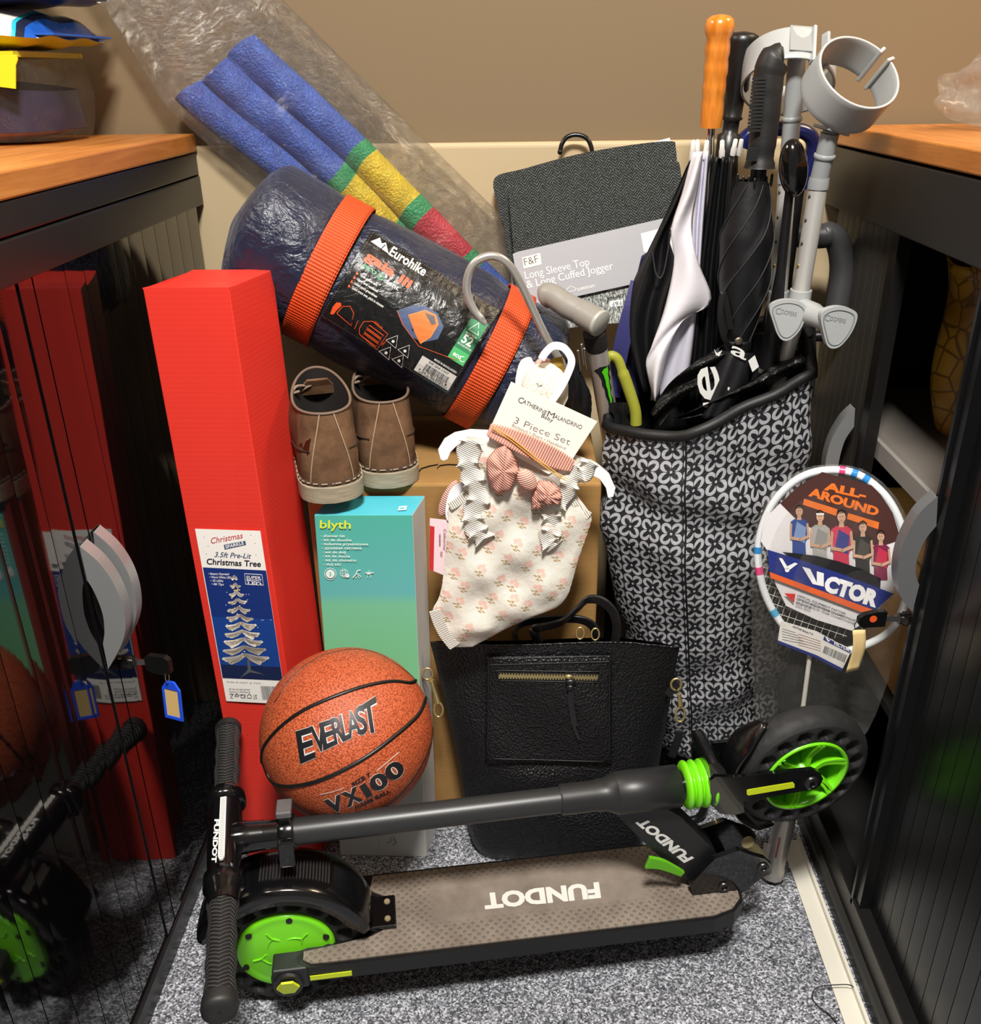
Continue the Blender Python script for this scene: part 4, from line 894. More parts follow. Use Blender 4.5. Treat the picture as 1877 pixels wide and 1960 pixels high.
# ================================================================== FOLDED KICK SCOOTER
sa = PZ(631, 1845, .115); sb = PZ(1371, 1755, .115); sd_ = (sb-sa); sd_.z = 0
SF = Frame((sa.x, sa.y, 0), sd_, (-sd_.y, sd_.x, 0))
def SP(u, v, off=0): d = ray(u, v); P_ = SF(0, off, 0); q = CO+d*((P_-CO).dot(SF.Y)/d.dot(SF.Y))-SF.O; return (q.dot(SF.X), q.z)
SV_ = lambda off: Frame(SF(0, off, 0), SF.X, Z=-SF.Y)        # vertical plane of the scooter, facing the viewer
LIME = P('76d81a', .32, coat=.3); LIMED = P('5cae16', .4); GLB = P('0c0c0d', .18, coat=.4); SATG = P('2a2a2b', .4, .25); TUBE = P('343536', .38, .35); TIRE = P('1c1c1c', .68, bump=(120, .25)); REFL = P('c8d820', .3)
sc = thing('kick_scooter', 'black and lime folding kick scooter lying folded on the grey carpet', 'scooter', SF.O.to_tuple())
# deck
do = [(-.045, .012), (-.03, 0), (0, -.001), (.54, -.001), (.572, .008), (.590, .024), (.594, .045), (.594, .11), (.56, .149), (.05, .149), (-.045, .140), (-.045, .118), (.055, .112), (.075, .10), (.075, .052), (.055, .042), (0, .035), (-.045, .031)]
MB().prism(SF, do, .086, .1125, P('0a0a0b', .42)).box(SF, (.03, .012, .074), (.56, .137, .087), P('101011', .6)).build('deck', sc, bevel=.003)
n = NT('grip_mat'); n.t.nodes.remove(n.t.nodes['Principled BSDF']) if 0 else None
cx_ = n.n('ShaderNodeVectorMath', operation='SUBTRACT'); g = n.n('ShaderNodeNewGeometry'); n.put(cx_.inputs[0], g.outputs['Position']); cx_.inputs[1].default_value = tuple(SF.O)
def dotn(v): x = n.n('ShaderNodeVectorMath', operation='DOT_PRODUCT'); n.put(x.inputs[0], cx_.outputs[0]); x.inputs[1].default_value = tuple(v); return x.outputs['Value']
X_, Y__ = dotn(SF.X), dotn(SF.Y)
a1 = n.math('FRACT', n.math('MULTIPLY', n.math('ADD', X_, Y__), 78)); a2 = n.math('FRACT', n.math('MULTIPLY', n.math('SUBTRACT', X_, Y__), 78))
dia = n.math('MULTIPLY', n.step(n.math('ABSOLUTE', n.math('SUBTRACT', a1, .5)), .26, .16), n.step(n.math('ABSOLUTE', n.math('SUBTRACT', a2, .5)), .26, .16))
ptc = n.math('MAXIMUM', n.math('SUBTRACT', 1.0, n.step(n.math('ABSOLUTE', n.math('SUBTRACT', Y__, .072)), .028, .036)), n.math('MULTIPLY', n.math('SUBTRACT', 1.0, n.step(X_, .12, .15)), 0.0))
plain = n.math('MULTIPLY', n.step(n.math('ABSOLUTE', n.math('SUBTRACT', X_, .30)), .17, .15), n.step(n.math('ABSOLUTE', n.math('SUBTRACT', Y__, .082)), .046, .034))
stud = n.math('MULTIPLY', dia, n.math('SUBTRACT', 1.0, plain))
dirt = n.noise(cx_.outputs[0], 16, 6, .65)
n.put(n.b.inputs['Base Color'], n.mix(n.math('MULTIPLY', stud, .35), n.ramp(dirt, [(.35, '71665c'), (.6, '857a6f'), (.8, '9a8b78')]), lin('5f564d'))); n.set(rough=.7, spec=.3); n.bump(stud, .8, .002); MAT_ = n.m
mo = [(-.036, .012), (-.026, .005), (0, .004), (.54, .004), (.57, .012), (.586, .027), (.589, .045), (.589, .108), (.557, .144), (.06, .144), (.055, .118), (.08, .103), (.08, .048), (.056, .037), (0, .029), (-.036, .025)]
MB().prism(SF, mo, .112, .1148, MAT_).build('grip_mat', sc, bevel=.001)
D = Decal(lambda u, v, h: PZ(u, v, .1148+h), .0004); D.text('FUNDOT', (1146, 1690), (924, 1712), (4, 27), 'd8d6cf', .05)
lab(D.build('deck_lettering', sc), 'white brand lettering, upside down')
# wheels: pitted tread with a lime hub
def tire(fr, R, rh, w, nh, name):
    m = MB(); NT_ = nh*8
    def side(s):
        def f(u, v):
            th = 2*pi*u; r_ = rh+(R-.010-rh)*v; ph = (u*nh) % 1-.5; k = max(0, 1-(ph/.34)**2-((v-.48)/.34)**2); c = w/2*(1-.10*(2*v-1)**2)-(.014*min(1, k*5) if k > 0 else 0)
            return fr(r_*cos(th), r_*sin(th), s*c)
        return f
    m.grid(side(1), NT_, 14, TIRE, cu=True).grid(side(-1), NT_, 14, TIRE, cu=True, flip=True)
    def trd(u, v):
        a = -1+2*v; rr_ = R-.010*abs(a)**3-(.0012 if (int(u*NT_*1.0)+int(abs(a)*4)) % 6 == 0 and abs(a) < .8 else 0)
        return fr(rr_*cos(2*pi*u), rr_*sin(2*pi*u), a*w*.455)
    m.grid(trd, NT_, 12, TIRE, cu=True); m.grid(lambda u, v: fr(rh*cos(2*pi*u), rh*sin(2*pi*u), (-1+2*v)*w*.45), NT_, 2, TIRE, cu=True)
    return m.build(name, sc)
rc = (-.061, .062, .108)
rf = Frame(SF(*rc), SF.X, Z=-SF.Y); t1_ = tire(rf, .108, .068, .05, 16, 'rear_tire')
hb_ = MB().lathe(rf(0, 0, -.02), rf.Z, [(0, .067), (.046, .067), (.049, .064), (.047, .058), (.050, .050), (.050, .03), (.053, .02), (.053, .0001)], LIME, 48)
for k in range(5):
    a0 = 2*pi*k/5+.5
    p = [rf(r_*cos(a0+t), r_*sin(a0+t), .0305) for r_, t in ((.016, 0), (.026, .05), (.034, .28), (.046, .30))]; hb_.tube(smoothpath(p, 5), .0016, LIME, 6)
    p = [rf(r_*cos(a0+t), r_*sin(a0+t), .0305) for r_, t in ((.034, .28), (.030, .6), (.026, .9))]; hb_.tube(smoothpath(p, 5), .0014, LIME, 6)
hb_ = hb_.build('rear_hub', sc)
for k in range(6):
    a0 = 2*pi*k/6+.35; MB().lathe(rf(.060*cos(a0), .060*sin(a0), .026), rf.Z, [(0, .0045), (.004, .0045)], P('141414', .3), 12).build('hub_bolt', hb_)
fc = SP(1532, 1471, .062)
fw = Frame(SF(fc[0], .070, fc[1]), SF.X+SF.Y*-.10+V((0, 0, -.0)), Z=-SF.Y+SF.X*-.02+V((0, 0, -.10))+SF.X*.10)
tire(fw, .100, .062, .046, 16, 'front_tire')
hb_ = MB().grid(lambda u, v: fw((.062-.004*sin(pi*v))*cos(2*pi*u), (.062-.004*sin(pi*v))*sin(2*pi*u), .024-.045*v), 48, 5, LIME, cu=True).lathe(fw(0, 0, -.012), fw.Z, [(0, .060), (.002, .060)], LIMED, 40)
hb_.lathe(fw(0, 0, -.01), fw.Z, [(0, .015), (.028, .014), (.030, .010)], LIME, 24)
hb_.lathe(fw(0, 0, .016), fw.Z, [(0, .062), (.008, .0625), (.008, .058), (0, .057)], LIME, 48, caps=False)
for k in range(6):
    for d0 in (0, .13):
        a0 = 2*pi*k/6+.3+d0; p = [fw(r_*cos(a0+t), r_*sin(a0+t), c_) for r_, t, c_ in ((.012, 0, .012), (.03, .06, .010), (.046, .02, .014), (.060, -.06, .018))]
        hb_.strip(smoothpath(p, 4), fw.Z, .014, .004, LIME)
hb_.build('front_hub', sc)
# rear fender
fn = lambda th, y, r_=.121: SF(rc[0]+r_*cos(th), y, rc[2]+r_*sin(th))
m = MB(); th0, th1 = .26, 2.75
def fend(u, v, o=0):
    th = th0+(th1-th0)*v; a = -1+2*u; r_ = .123-.006*abs(a)**4+o; y = .066+.042*a
    if abs(a) > .92: r_ -= .018*(abs(a)-.92)/.08*min(1, (1-abs(v-.5)*2)*4+.3)
    return SF(rc[0]+r_*cos(th), y, rc[2]+r_*sin(th))
m.grid(lambda u, v: fend(u, v), 24, 40, GLB); fo = m.build('rear_fender', sc, solid=.003)
m = MB()
for k in range(22):
    v = .30+.30*k/21; m.tube([fend(.26+.5*j/6, v, .0022) for j in range(7)], .0016, P('242321', .6), 5)
m.build('brake_ribs', fo)
m = MB(); m.grid(lambda u, v: fend(.22+.55*u, .70+.045*v, .0022), 8, 3, P('d9d6cf', .6)); lab(m.build('warning_sticker', fo), 'small white sticker')
MB().box(SF, (.04, .045, .112), (.092, .10, .121), GLB).lathe(SF(.08, .058, .12), (0, 0, 1), [(0, .005), (.003, .004)], P('8a7a5e', .5), 12).lathe(SF(.08, .088, .12), (0, 0, 1), [(0, .005), (.003, .004)], P('8a7a5e', .5), 12).build('fender_bracket', sc, bevel=.002)
m = MB().box(SF, (-.078, .0, .075), (-.03, .032, .112), P('1c1c1e', .45)).lathe(SF(-.058, .01, .086), -SF.Y, [(0, .024), (.014, .020)], P('1c1c1e', .4), 20)
m.build('rear_dropout', sc, bevel=.003)
m = MB().lathe(SF(-.058, -.004, .086), -SF.Y+V((0, 0, -.2)), [(0, .0155), (.003, .015)], REFL, 6, smooth=False); lab(m.build('reflector', sc), 'yellow hexagonal reflector')
lab(MB().box(SF, (-.028, -.0022, .09), (.028, -.001, .098), REFL).build('reflective_strip', sc), 'yellow strip')
# stem and steering tube
ty, tz = .065, .292
ax_ = lambda x, dz=0: SF(x, ty, tz+.012*max(0, (x+.1)/.64)+dz)
A_ = ax_(.5)-ax_(-.1)
MB().lathe(ax_(-.045), A_, [(0, .0178), (.375, .0178)], TUBE, 28).build('stem_tube', sc)
MB().lathe(ax_(-.10), A_, [(0, .0195), (.055, .0192), (.062, .0192)], GLB, 28).build('upper_tube', sc)
MB().lathe(ax_(.325), A_, [(0, .0195), (.003, .021), (.05, .021), (.052, .0222), (.062, .0222), (.078, .0285), (.0785, .029), (.166, .029), (.166, .02), (.18, .02)], SATG, 32).build('folding_sleeve', sc)
m = MB().lathe(ax_(-.052), A_, [(0, .022), (.003, .0232), (.018, .0232), (.021, .022)], GLB, 28)
m.box(Frame(ax_(-.042), SF.X, SF.Y), (-.008, -.010, .020), (.008, .010, .034), GLB).box(Frame(ax_(-.042), SF.X, SF.Y), (-.010, -.032, -.030), (.010, -.022, .012), GLB).box(Frame(ax_(-.042), SF.X, SF.Y), (-.010, -.012, .034), (.010, .016, .044), P('6b6c6d', .35, .4))
m.build('clamp_lever', sc, bevel=.002)
m = MB().lathe(ax_(.49), A_, [(0, .021), (.06, .021)], GLB, 24)
m.build('steering_shaft', sc)
prof = []
for k in range(49): t = k/48; prof.append((.046*t, .024+.0095*abs(sin(pi*t*4))**.55))
MB().lathe(ax_(.497), A_, prof, LIME, 36).build('spring_bellows', sc)
# fork
V4 = SV_(.036); vp = lambda l, off=.036: [SP(u, v, off) for u, v in l]
q = vp([(1357, 1493), (1368, 1484), (1400, 1486), (1553, 1470), (1567, 1476), (1573, 1488), (1568, 1500), (1553, 1508), (1420, 1532), (1392, 1537), (1366, 1534), (1358, 1520)])
MB().prism(V4, q, -.003, .003, GLB).build('fork_plate', sc, bevel=.0015)
MB().prism(SV_(.108), q, -.003, .003, GLB).build('fork_plate', sc, bevel=.0015)
hp_ = vp([(1345, 1440), (1362, 1436), (1375, 1450), (1385, 1478), (1408, 1486), (1412, 1532), (1392, 1537), (1366, 1534), (1352, 1520), (1350, 1480)], .06)
MB().prism(SV_(.07), hp_, -.036, .034, GLB).build('fork_crown', sc, bevel=.004)
lab(MB().prism(V4, vp([(1427, 1510), (1430, 1508), (1515, 1494), (1518, 1497), (1518, 1504), (1430, 1519), (1427, 1517)]), .003, .0038, REFL).build('reflective_strip', sc), 'yellow strip on the fork')
a_ = SP(1551, 1495, .036); MB().lathe(SF(a_[0], .034, a_[1]), -SF.Y, [(0, .011), (.004, .0105), (.006, .006), (.006, .004), (.003, .004)], P('3b3b3c', .3, .8), 20).lathe(SF(a_[0], .11, a_[1]), -SF.Y, [(0, .007), (.08, .007)], P('3b3b3c', .3, .8), 14).build('axle_bolt', sc)
m = MB()
def ffend(u, v):
    th = 2.15+2.35*v; a = -1+2*u; w_ = .022*min(1, .25+v*5, .35+(1-v)*5); r_ = .113+.012*max(0, .35-v)-.002*a*a
    return fw(r_*cos(th), r_*sin(th), a*w_)
m.grid(ffend, 10, 30, GLB); m.build('front_fender', sc, solid=.003)
# folding neck and hinge block
q = vp([(1172, 1552), (1262, 1540), (1300, 1562), (1368, 1628), (1392, 1680), (1340, 1700), (1318, 1688), (1240, 1620)], .055)
nk = MB().prism(SV_(.068), q, -.020, .013, SATG if 0 else P('19191a', .4)).build('folding_neck', sc, bevel=.003)
D = Decal(on_frame(SV_(.055)), .0006); D.text('FUNDOT', (1327, 1643), (1233, 1566), (-17, 8.5), 'e4e3df', .05); lab(D.build('neck_lettering', sc), 'white brand lettering, upside down')
q = vp([(1327, 1719), (1318, 1690), (1366, 1640), (1412, 1624), (1440, 1634), (1462, 1640), (1475, 1652), (1474, 1668), (1455, 1676), (1415, 1708)], .045)
MB().prism(SV_(.045), q, -.004, .004, GLB).box(SF, (.53, .049, .113), (.59, .098, .135), GLB).prism(SV_(.103), q, -.004, .004, GLB).build('hinge_block', sc, bevel=.0025)
for u, v in ((1385, 1697), (1460, 1660)):
    a_ = SP(u, v, .041); MB().lathe(SF(a_[0], .042, a_[1]), -SF.Y, [(0, .0085), (.004, .008), (.005, .005), (.002, .0045)], P('4a4a4b', .3, .8), 18).build('hinge_bolt', sc)
a_ = SP(1444, 1622, .075); MB().tube([SF(a_[0]-.012, .075, a_[1]+.012), SF(a_[0]+.016, .075, a_[1]-.03)], .010, P('8f8360', .4, .5), 16).build('lock_pin', sc)
q = [SF(*(lambda a: (a[0], .045, a[1]))(SP(u, v, .045))) for u, v in [(1238, 1650), (1262, 1653), (1285, 1662), (1306, 1672)]]
MB().strip(smoothpath(q, 6), V((0, 0, 1)), [.022-.0007*i for i in range(19)], .006, LIMED).build('release_lever', sc, bevel=.0015)
# handlebar
h0, h1_ = SF(-.147, .306, .292), SF(-.099, -.182, .285); hd = (h1_-h0).normalized(); HLn = (h1_-h0).length
n = NT('grip_rubber'); uv = n.sep(n.n('ShaderNodeUVMap').outputs[0])
zz = n.math('PINGPONG', n.math('MULTIPLY', uv[0], 8), 1.0); st = n.math('SINE', n.math('MULTIPLY', n.math('ADD', uv[1], n.math('MULTIPLY', zz, .045)), 2*pi*24))
n.put(n.b.inputs['Base Color'], n.mix(n.step(st, -.5, .5), lin('161616'), lin('3f3f3e'))); n.set(rough=.6); n.bump(st, .8, .003); GRIP = n.m
hbp = lambda s_: h0+hd*s_
def grip(s0, s1, cap_end):
    hf = Frame(hbp(s0), (1, 0, 0), Z=hd); m = MB(); L_ = s1-s0
    m.grid(lambda u, v: hf((.0172+.0008*sin(v*pi*7))*cos(2*pi*u), (.0172+.0008*sin(v*pi*7))*sin(2*pi*u), v*L_), 28, 40, GRIP, cu=False)
    if cap_end > 0: m.lathe(hf(0, 0, L_-.002), hd, [(0, .0195), (.012, .0205), (.018, .019), (.019, .003), (.0175, .0001)], P('1d1d1d', .55), 28)
    else: m.lathe(hf(0, 0, .002), -hd, [(0, .0195), (.010, .020), (.014, .018), (.015, .0001)], P('1d1d1d', .55), 28)
    m.build('handle_grip', sc)
grip(.014, .158, -1); grip(.348, HLn-.014, 1)
MB().lathe(hbp(.148), hd, [(0, .0185), (.006, .023), (.012, .0265), (.024, .0275), (.028, .024), (.03, .018)], GLB, 28).build('grip_collar', sc)
MB().lathe(hbp(.300), hd, [(0, .02), (.003, .025), (.022, .025), (.03, .0205), (.048, .0195)], GLB, 28).build('grip_collar', sc)
bf = Frame(hbp(.225), hd, Z=V((.15, -.15, 1)))
MB().lathe(hbp(.172), hd, [(0, .0205), (.02, .022), (.07, .0225), (.11, .0215), (.13, .020)], GLB, 28).lathe(ax_(-.112), A_, [(0, .0195), (.012, .0215), (.025, .0205), (.04, .0197)], GLB, 28).build('handlebar_joint', sc)
sp = Frame(hbp(.180)+V((0, 0, .0228)), hd, Z=(0, 0, 1))
m = MB().prism(sp, [(.004, -.004), (.112, -.004), (.117, -.002), (.117, .002), (.112, .004), (.004, .004)], -.002, .0012, P('e8e6df', .5))
for k in range(36): m.box(sp, (.008+.003*k, -.003, .0012), (.009+.003*k, .003, .0016), P('9c9a93', .6))
lab(m.build('measuring_strip', sc), 'white ribbed strip')
js = lambda u, v, h: hit_cyl(u, v, h0, hd, .0224+h)
D = Decal(js, .0006, maxe=8); D.text('FUNDOT', (411, 1568), (405, 1651), (8.5, 0), 'e4e3df', .045); lab(D.build('joint_lettering', sc), 'white brand lettering')

# ================================================================== UMBRELLAS AND STICKS STANDING IN THE TROLLEY
NYL = P('0d0d10', .45, bump=(60, .3)); NYL2 = P('0c0c0e', .5, bump=(80, .3)); WHN = P('dcd8de', .5, bump=(50, .2)); WHN2 = P('c3c1cf', .5, bump=(50, .2)); NAVY2 = P('2b2b63', .6, bump=(300, .1)); ALU = P('d6d4cf', .36, .5); GRYP = P('8d9091', .42); GRYL = P('a3a6a6', .4)
def lerp_path(pts, t):
    k = t*(len(pts)-1); i = min(len(pts)-2, int(k)); return V(pts[i]).lerp(V(pts[i+1]), k-i)
def sheet(L, R, Yf, mat, nu=14, nv=26, mb=None):
    """cloth between two edges (pixel polylines); Yf(u, v) gives its depth"""
    L, R = smoothpath(L, 5), smoothpath(R, 5); mb = mb or MB()
    def f(u, v): q = lerp_path(L, v).lerp(lerp_path(R, v), u); return PY(q.x, q.y, Yf(u, v))
    return mb.grid(f, nu, nv, mat)
def lathe_px(p0, p1, y0, y1, prof, mat, n=24, mb=None):
    """turned shape between two pixel ends; prof: (fraction, radius)"""
    A, B = PY(*p0, y0), PY(*p1, y1); L_ = (B-A).length
    return (mb or MB()).lathe(A, B-A, [(t*L_, r) for t, r in prof], mat, n)

# golf umbrella, wooden grip
u1 = thing('golf_umbrella', 'black and white golf umbrella with a bumpy orange wooden handle', 'umbrella', PY(1300, 780, 1.40).to_tuple())
n = NT('varnished_wood'); c = n.mapv(n.co(), (30, 30, 5)); n.put(n.b.inputs['Base Color'], n.ramp(n.noise(c, 4, 5), [(.3, 'c06a1c'), (.6, 'd6822e'), (.8, 'e0933f')])); n.set(rough=.22, coat=.5, coatr=.1); VW = n.m
pr = [(0, .002), (.012, .012), (.04, .0175), (.10, .0195), (.16, .0185), (.21, .0155), (.27, .0165), (.33, .0168), (.38, .0152), (.44, .0162), (.50, .0165), (.55, .015), (.61, .0158), (.67, .016), (.72, .0146), (.78, .0152), (.85, .0156), (.94, .0152), (1, .0146)]
lab(lathe_px((1379, 27), (1360, 243), 1.385, 1.40, pr, VW).build('handle', u1), 'orange varnished wooden handle')
m = MB().tube([PY(1360, 240, 1.40), PY(1352, 420, 1.41)], .006, CHROME, 14); m.build('shaft', u1)
m = MB()
for (a, b, yy) in (((1327, 268), (1324, 305), 1.385), ((1335, 267), (1334, 305), 1.395), ((1353, 268), (1349, 303), 1.38), ((1382, 268), (1381, 300), 1.385), ((1408, 266), (1402, 296), 1.385), ((1419, 266), (1414, 296), 1.395)):
    lathe_px(a, b, yy, yy+.01, [(0, .001), (.05, .0030), (.5, .0034), (.62, .0042), (1, .0042)], P('e9e6e0', .35), 12, m)
m.build('rib_tips', u1)
m = sheet([(1352, 300), (1330, 420), (1310, 580), (1290, 760)], [(1405, 300), (1398, 420), (1390, 520), (1378, 800)], lambda u, v: 1.415+.012*cos(u*26)-.02*sin(pi*u), NYL, 40, 20)
m.build('black_panels', u1, solid=.001)
m = sheet([(1340, 290), (1325, 420), (1318, 560), (1255, 690), (1245, 768)], [(1356, 290), (1346, 420), (1336, 560), (1322, 690), (1312, 735)], lambda u, v: 1.385+.006*cos(u*9+2), WHN2, 12, 24); lab(m.build('white_panel', u1, solid=.001), 'greyish white panel')
m = sheet([(1326, 292), (1305, 370), (1284, 440), (1290, 500), (1272, 590), (1246, 665), (1236, 700), (1252, 768)], [(1345, 290), (1335, 360), (1322, 430), (1335, 500), (1361, 577), (1308, 612), (1280, 670), (1256, 768)], lambda u, v: 1.362-.010*sin(pi*u)+.006*sin(v*16+u*5), WHN, 14, 34); lab(m.build('white_flap', u1, solid=.001), 'loose white panel hanging open')
m = sheet([(1318, 310), (1283, 390), (1240, 480), (1205, 560), (1200, 640), (1230, 750)], [(1330, 300), (1305, 380), (1280, 450), (1292, 510), (1270, 600), (1262, 760)], lambda u, v: 1.378+.010*sin(u*9+v*4), NYL2, 16, 26); m.build('black_flap', u1, solid=.001)
m = MB().tube(smoothpath([PY(u, v, 1.366) for u, v in [(1284, 440), (1278, 480), (1270, 520), (1262, 532), (1254, 520), (1248, 480)]], 6), .0012, P('2c2c30', .6), 6); m.build('hem', u1)

# navy umbrella with a wrist strap, little of it showing
u2 = thing('navy_umbrella', 'navy umbrella with a violet-blue wrist strap, left of the golf umbrella', 'umbrella', PY(1200, 800, 1.40).to_tuple())
m = sheet([(1228, 490), (1215, 540), (1203, 570), (1196, 640), (1196, 760)], [(1243, 480), (1236, 540), (1234, 600), (1228, 660), (1232, 770)], lambda u, v: 1.40+.006*sin(u*8), P('1c1b42', .6), 8, 20); m.build('canopy', u2, solid=.001)
m = MB().strip(smoothpath([PY(1222, 540, 1.385), PY(1208, 590, 1.375), PY(1192, 650, 1.372), PY(1178, 720, 1.375), PY(1172, 760, 1.38)], 6), V((1, 0, .15)), .024, .0016, NAVY2); lab(m.build('wrist_strap', u2), 'violet-blue strap')

# black grip umbrellas
u3 = thing('umbrella', 'black umbrella with a flared smooth handle right behind the wooden one', 'umbrella', PY(1390, 700, 1.44).to_tuple(), 'umbrellas standing in the trolley')
lathe_px((1424, 60), (1390, 300), 1.43, 1.44, [(0, .002), (.01, .014), (.03, .0205), (.08, .0205), (.2, .0178), (.45, .0172), (.47, .0145), (.66, .013), (.68, .0155), (.70, .0115), (.8, .011), (.82, .017), (1, .0165)], P('141414', .36, bump=(500, .05)), 28).build('handle', u3)
lathe_px((1390, 300), (1372, 700), 1.44, 1.45, [(0, .0165), (.1, .018), (.5, .022), (1, .02)], NYL2).build('canopy', u3)
u4 = thing('umbrella', 'black rolled umbrella with a ribbed rubber grip, in front of the crutches', 'umbrella', PY(1410, 660, 1.34).to_tuple(), 'umbrellas standing in the trolley')
RUB = P('191919', .5, bump=(300, .1))
gp = [PY(*q, 1.335) for q in [(1496, 108), (1484, 112), (1472, 140), (1468, 180), (1464, 230), (1458, 280), (1453, 322)]]
m = MB().tube(smoothpath(gp, 6), [.012]*3+[.0165]*3+[.0205]*6+[.0195]*6+[.0188]*6+[.0182]*7+[.0172]*3+[.0195, .020, .021], RUB, 22)
gh = m.build('handle', u4)
m = MB()
for k in range(15):
    t = k/14; p = PY(1465-10*t, 150+98*t, 1.335)
    m.box(Frame(p+V((-.012, -.0165, 0)), (.93, -.2, .02), (0, 0, 1)), (-.009, -.0016, -.003), (.008, .0016, .0035), P('0e0e0e', .5))
for k in range(7): p = PY(1451-3*k/6, 282+22*k/6, 1.335); m.box(Frame(p+V((-.010, -.0165, 0)), (.93, -.2, .02), (0, 0, 1)), (-.008, -.0010, -.003), (.006, .0010, .003), P('0e0e0e', .5))
m.build('grip_ridges', gh)
MB().tube([PY(1453, 318, 1.335), PY(1446, 380, 1.338)], .0105, P('0c0c0c', .4), 14).build('shaft', u4)
A, B = PY(1440, 345, 1.34), PY(1411, 664, 1.345); uf = Frame(A, (1, 0, 0), Z=B-A); UL = (B-A).length
def roll(u, v):
    th = 2*pi*u; r_ = (.020+.016*min(1, v*3.2)) if v < .55 else .036-.021*((v-.55)/.45)**1.3
    saw = ((u*3-v*2.0) % 1); r_ *= 1+.10*saw-.05; return uf(r_*cos(th), r_*sin(th)*.85, v*UL)
rcn = MB().grid(roll, 54, 40, NYL, cu=True).build('rolled_canopy', u4)
for k in range(6): MB().tube([(lambda p, c_: p+(p-c_).normalized()*.0008)(roll((.5+k/6+.62*i/24) % 1, .02+.94*i/24), uf(0, 0, UL*(.02+.94*i/24))) for i in range(25)], .0009, P('2b2b2e', .6), 5).build('seam', rcn)
m = MB()
for k in range(7): p = PY(1412+11*k, 338-abs(k-3)*2+3*(k % 2), 1.322+.006*abs(k-3)); m.lathe(p, (0, .05, -1), [(0, .0008), (.002, .002), (.016, .002), (.017, .0012)], P('111111', .25), 8)
m.build('rib_tips', u4)
m = MB().strip(smoothpath([PY(1404, 672, 1.325), PY(1385, 645, 1.322), PY(1378, 600, 1.324), PY(1384, 560, 1.326), PY(1392, 590, 1.322), PY(1398, 630, 1.322)], 6), V((.8, -.5, .2)), .008, .001, NYL2); m.build('strap_loop', u4)
tb_ = MB().tube([PY(1392, 660, 1.335), PY(1434, 668, 1.335)], .001, NYL2, 6)
m = MB().grid(lambda u, v: uf(.0185*cos(2*pi*u), .0165*sin(2*pi*u), UL*(.95+.075*v)), 30, 4, NYL2, cu=True); cst = m.build('closing_strap', u4, solid=.002)
lab(MB().lathe(PY(1413, 653, 1.3255), (0, -1, .1), [(0, .0062), (.002, .006), (.003, .004), (.003, .0001)], P('8f8574', .3, .9), 18).build('snap_button', cst), 'round metal snap')
# lettered umbrella below it
u5 = thing('umbrella', 'black umbrella printed with big white letters, sunk in the trolley below the snap strap', 'umbrella', PY(1370, 790, 1.34).to_tuple(), 'umbrellas standing in the trolley')
Yl = lambda u, v: 1.338-.022*sin(pi*u)-.010*v
LL, RR = [(1382, 672), (1368, 690), (1350, 735), (1332, 800)], [(1442, 676), (1444, 700), (1428, 745), (1385, 805)]
sheet(LL, RR, lambda u, v: Yl(u, v)+.003*sin(u*14), P('1c1c1e', .42, bump=(40, .3)), 16, 16).build('canopy', u5, solid=.001)
D = Decal(lambda u, v, h: PY(u, v, 1.3125-h), .0005, .0002)
D.text('e', (1380, 764), (1371, 700), (-60, 6), 'd9d9d6', .012).text('a', (1397, 676), (1427, 690), (6, -24), 'd9d9d6', .012).text('l', (1432, 690), (1440, 712), (12, -10), 'd9d9d6', .02).text('L', (1377, 776), (1396, 742), (-10, -8), 'd9d9d6', .06).poly([(1345, 771), (1356, 770), (1355, 780), (1345, 779)], 'd9d9d6').poly([(1366, 668), (1372, 676), (1382, 670), (1376, 682), (1370, 680)], 'd9d9d6').poly([(1396, 750), (1400, 748), (1401, 752), (1397, 754)], 'd9d9d6')
D.build('printed_letters', u5)
kn = thing('umbrella', 'umbrella with a shiny black oval knob, between the ribbed grip and the front crutch', 'umbrella', PY(1500, 700, 1.33).to_tuple(), 'umbrellas standing in the trolley')
kf = Frame(PY(1518, 322, 1.285), (1, 0, .18), (-.18, 0, 1)); MB().ball(kf, .0185, .0365, .016, P('090909', .12, coat=.5), 28, 18).build('knob', kn)
MB().tube([PY(1512, 355, 1.29), PY(1494, 520, 1.318), PY(1470, 700, 1.345)], [.006, .007, .016], NYL2, 12).build('closed_canopy', kn)
bh = thing('umbrella', 'umbrella with a curved navy-blue handle behind the grey crutches', 'umbrella', PY(1450, 600, 1.47).to_tuple(), 'umbrellas standing in the trolley')
MB().tube(smoothpath([PY(*q, 1.455) for q in [(1418, 282), (1428, 262), (1450, 250), (1480, 246), (1520, 248), (1545, 256), (1556, 275), (1548, 310), (1530, 360)]], 6), .0105, P('1d2366', .25, coat=.3), 14).build('handle', bh)
MB().tube([PY(1530, 350, 1.455), PY(1478, 640, 1.465)], [.008, .02], NYL2, 12).build('canopy', bh)

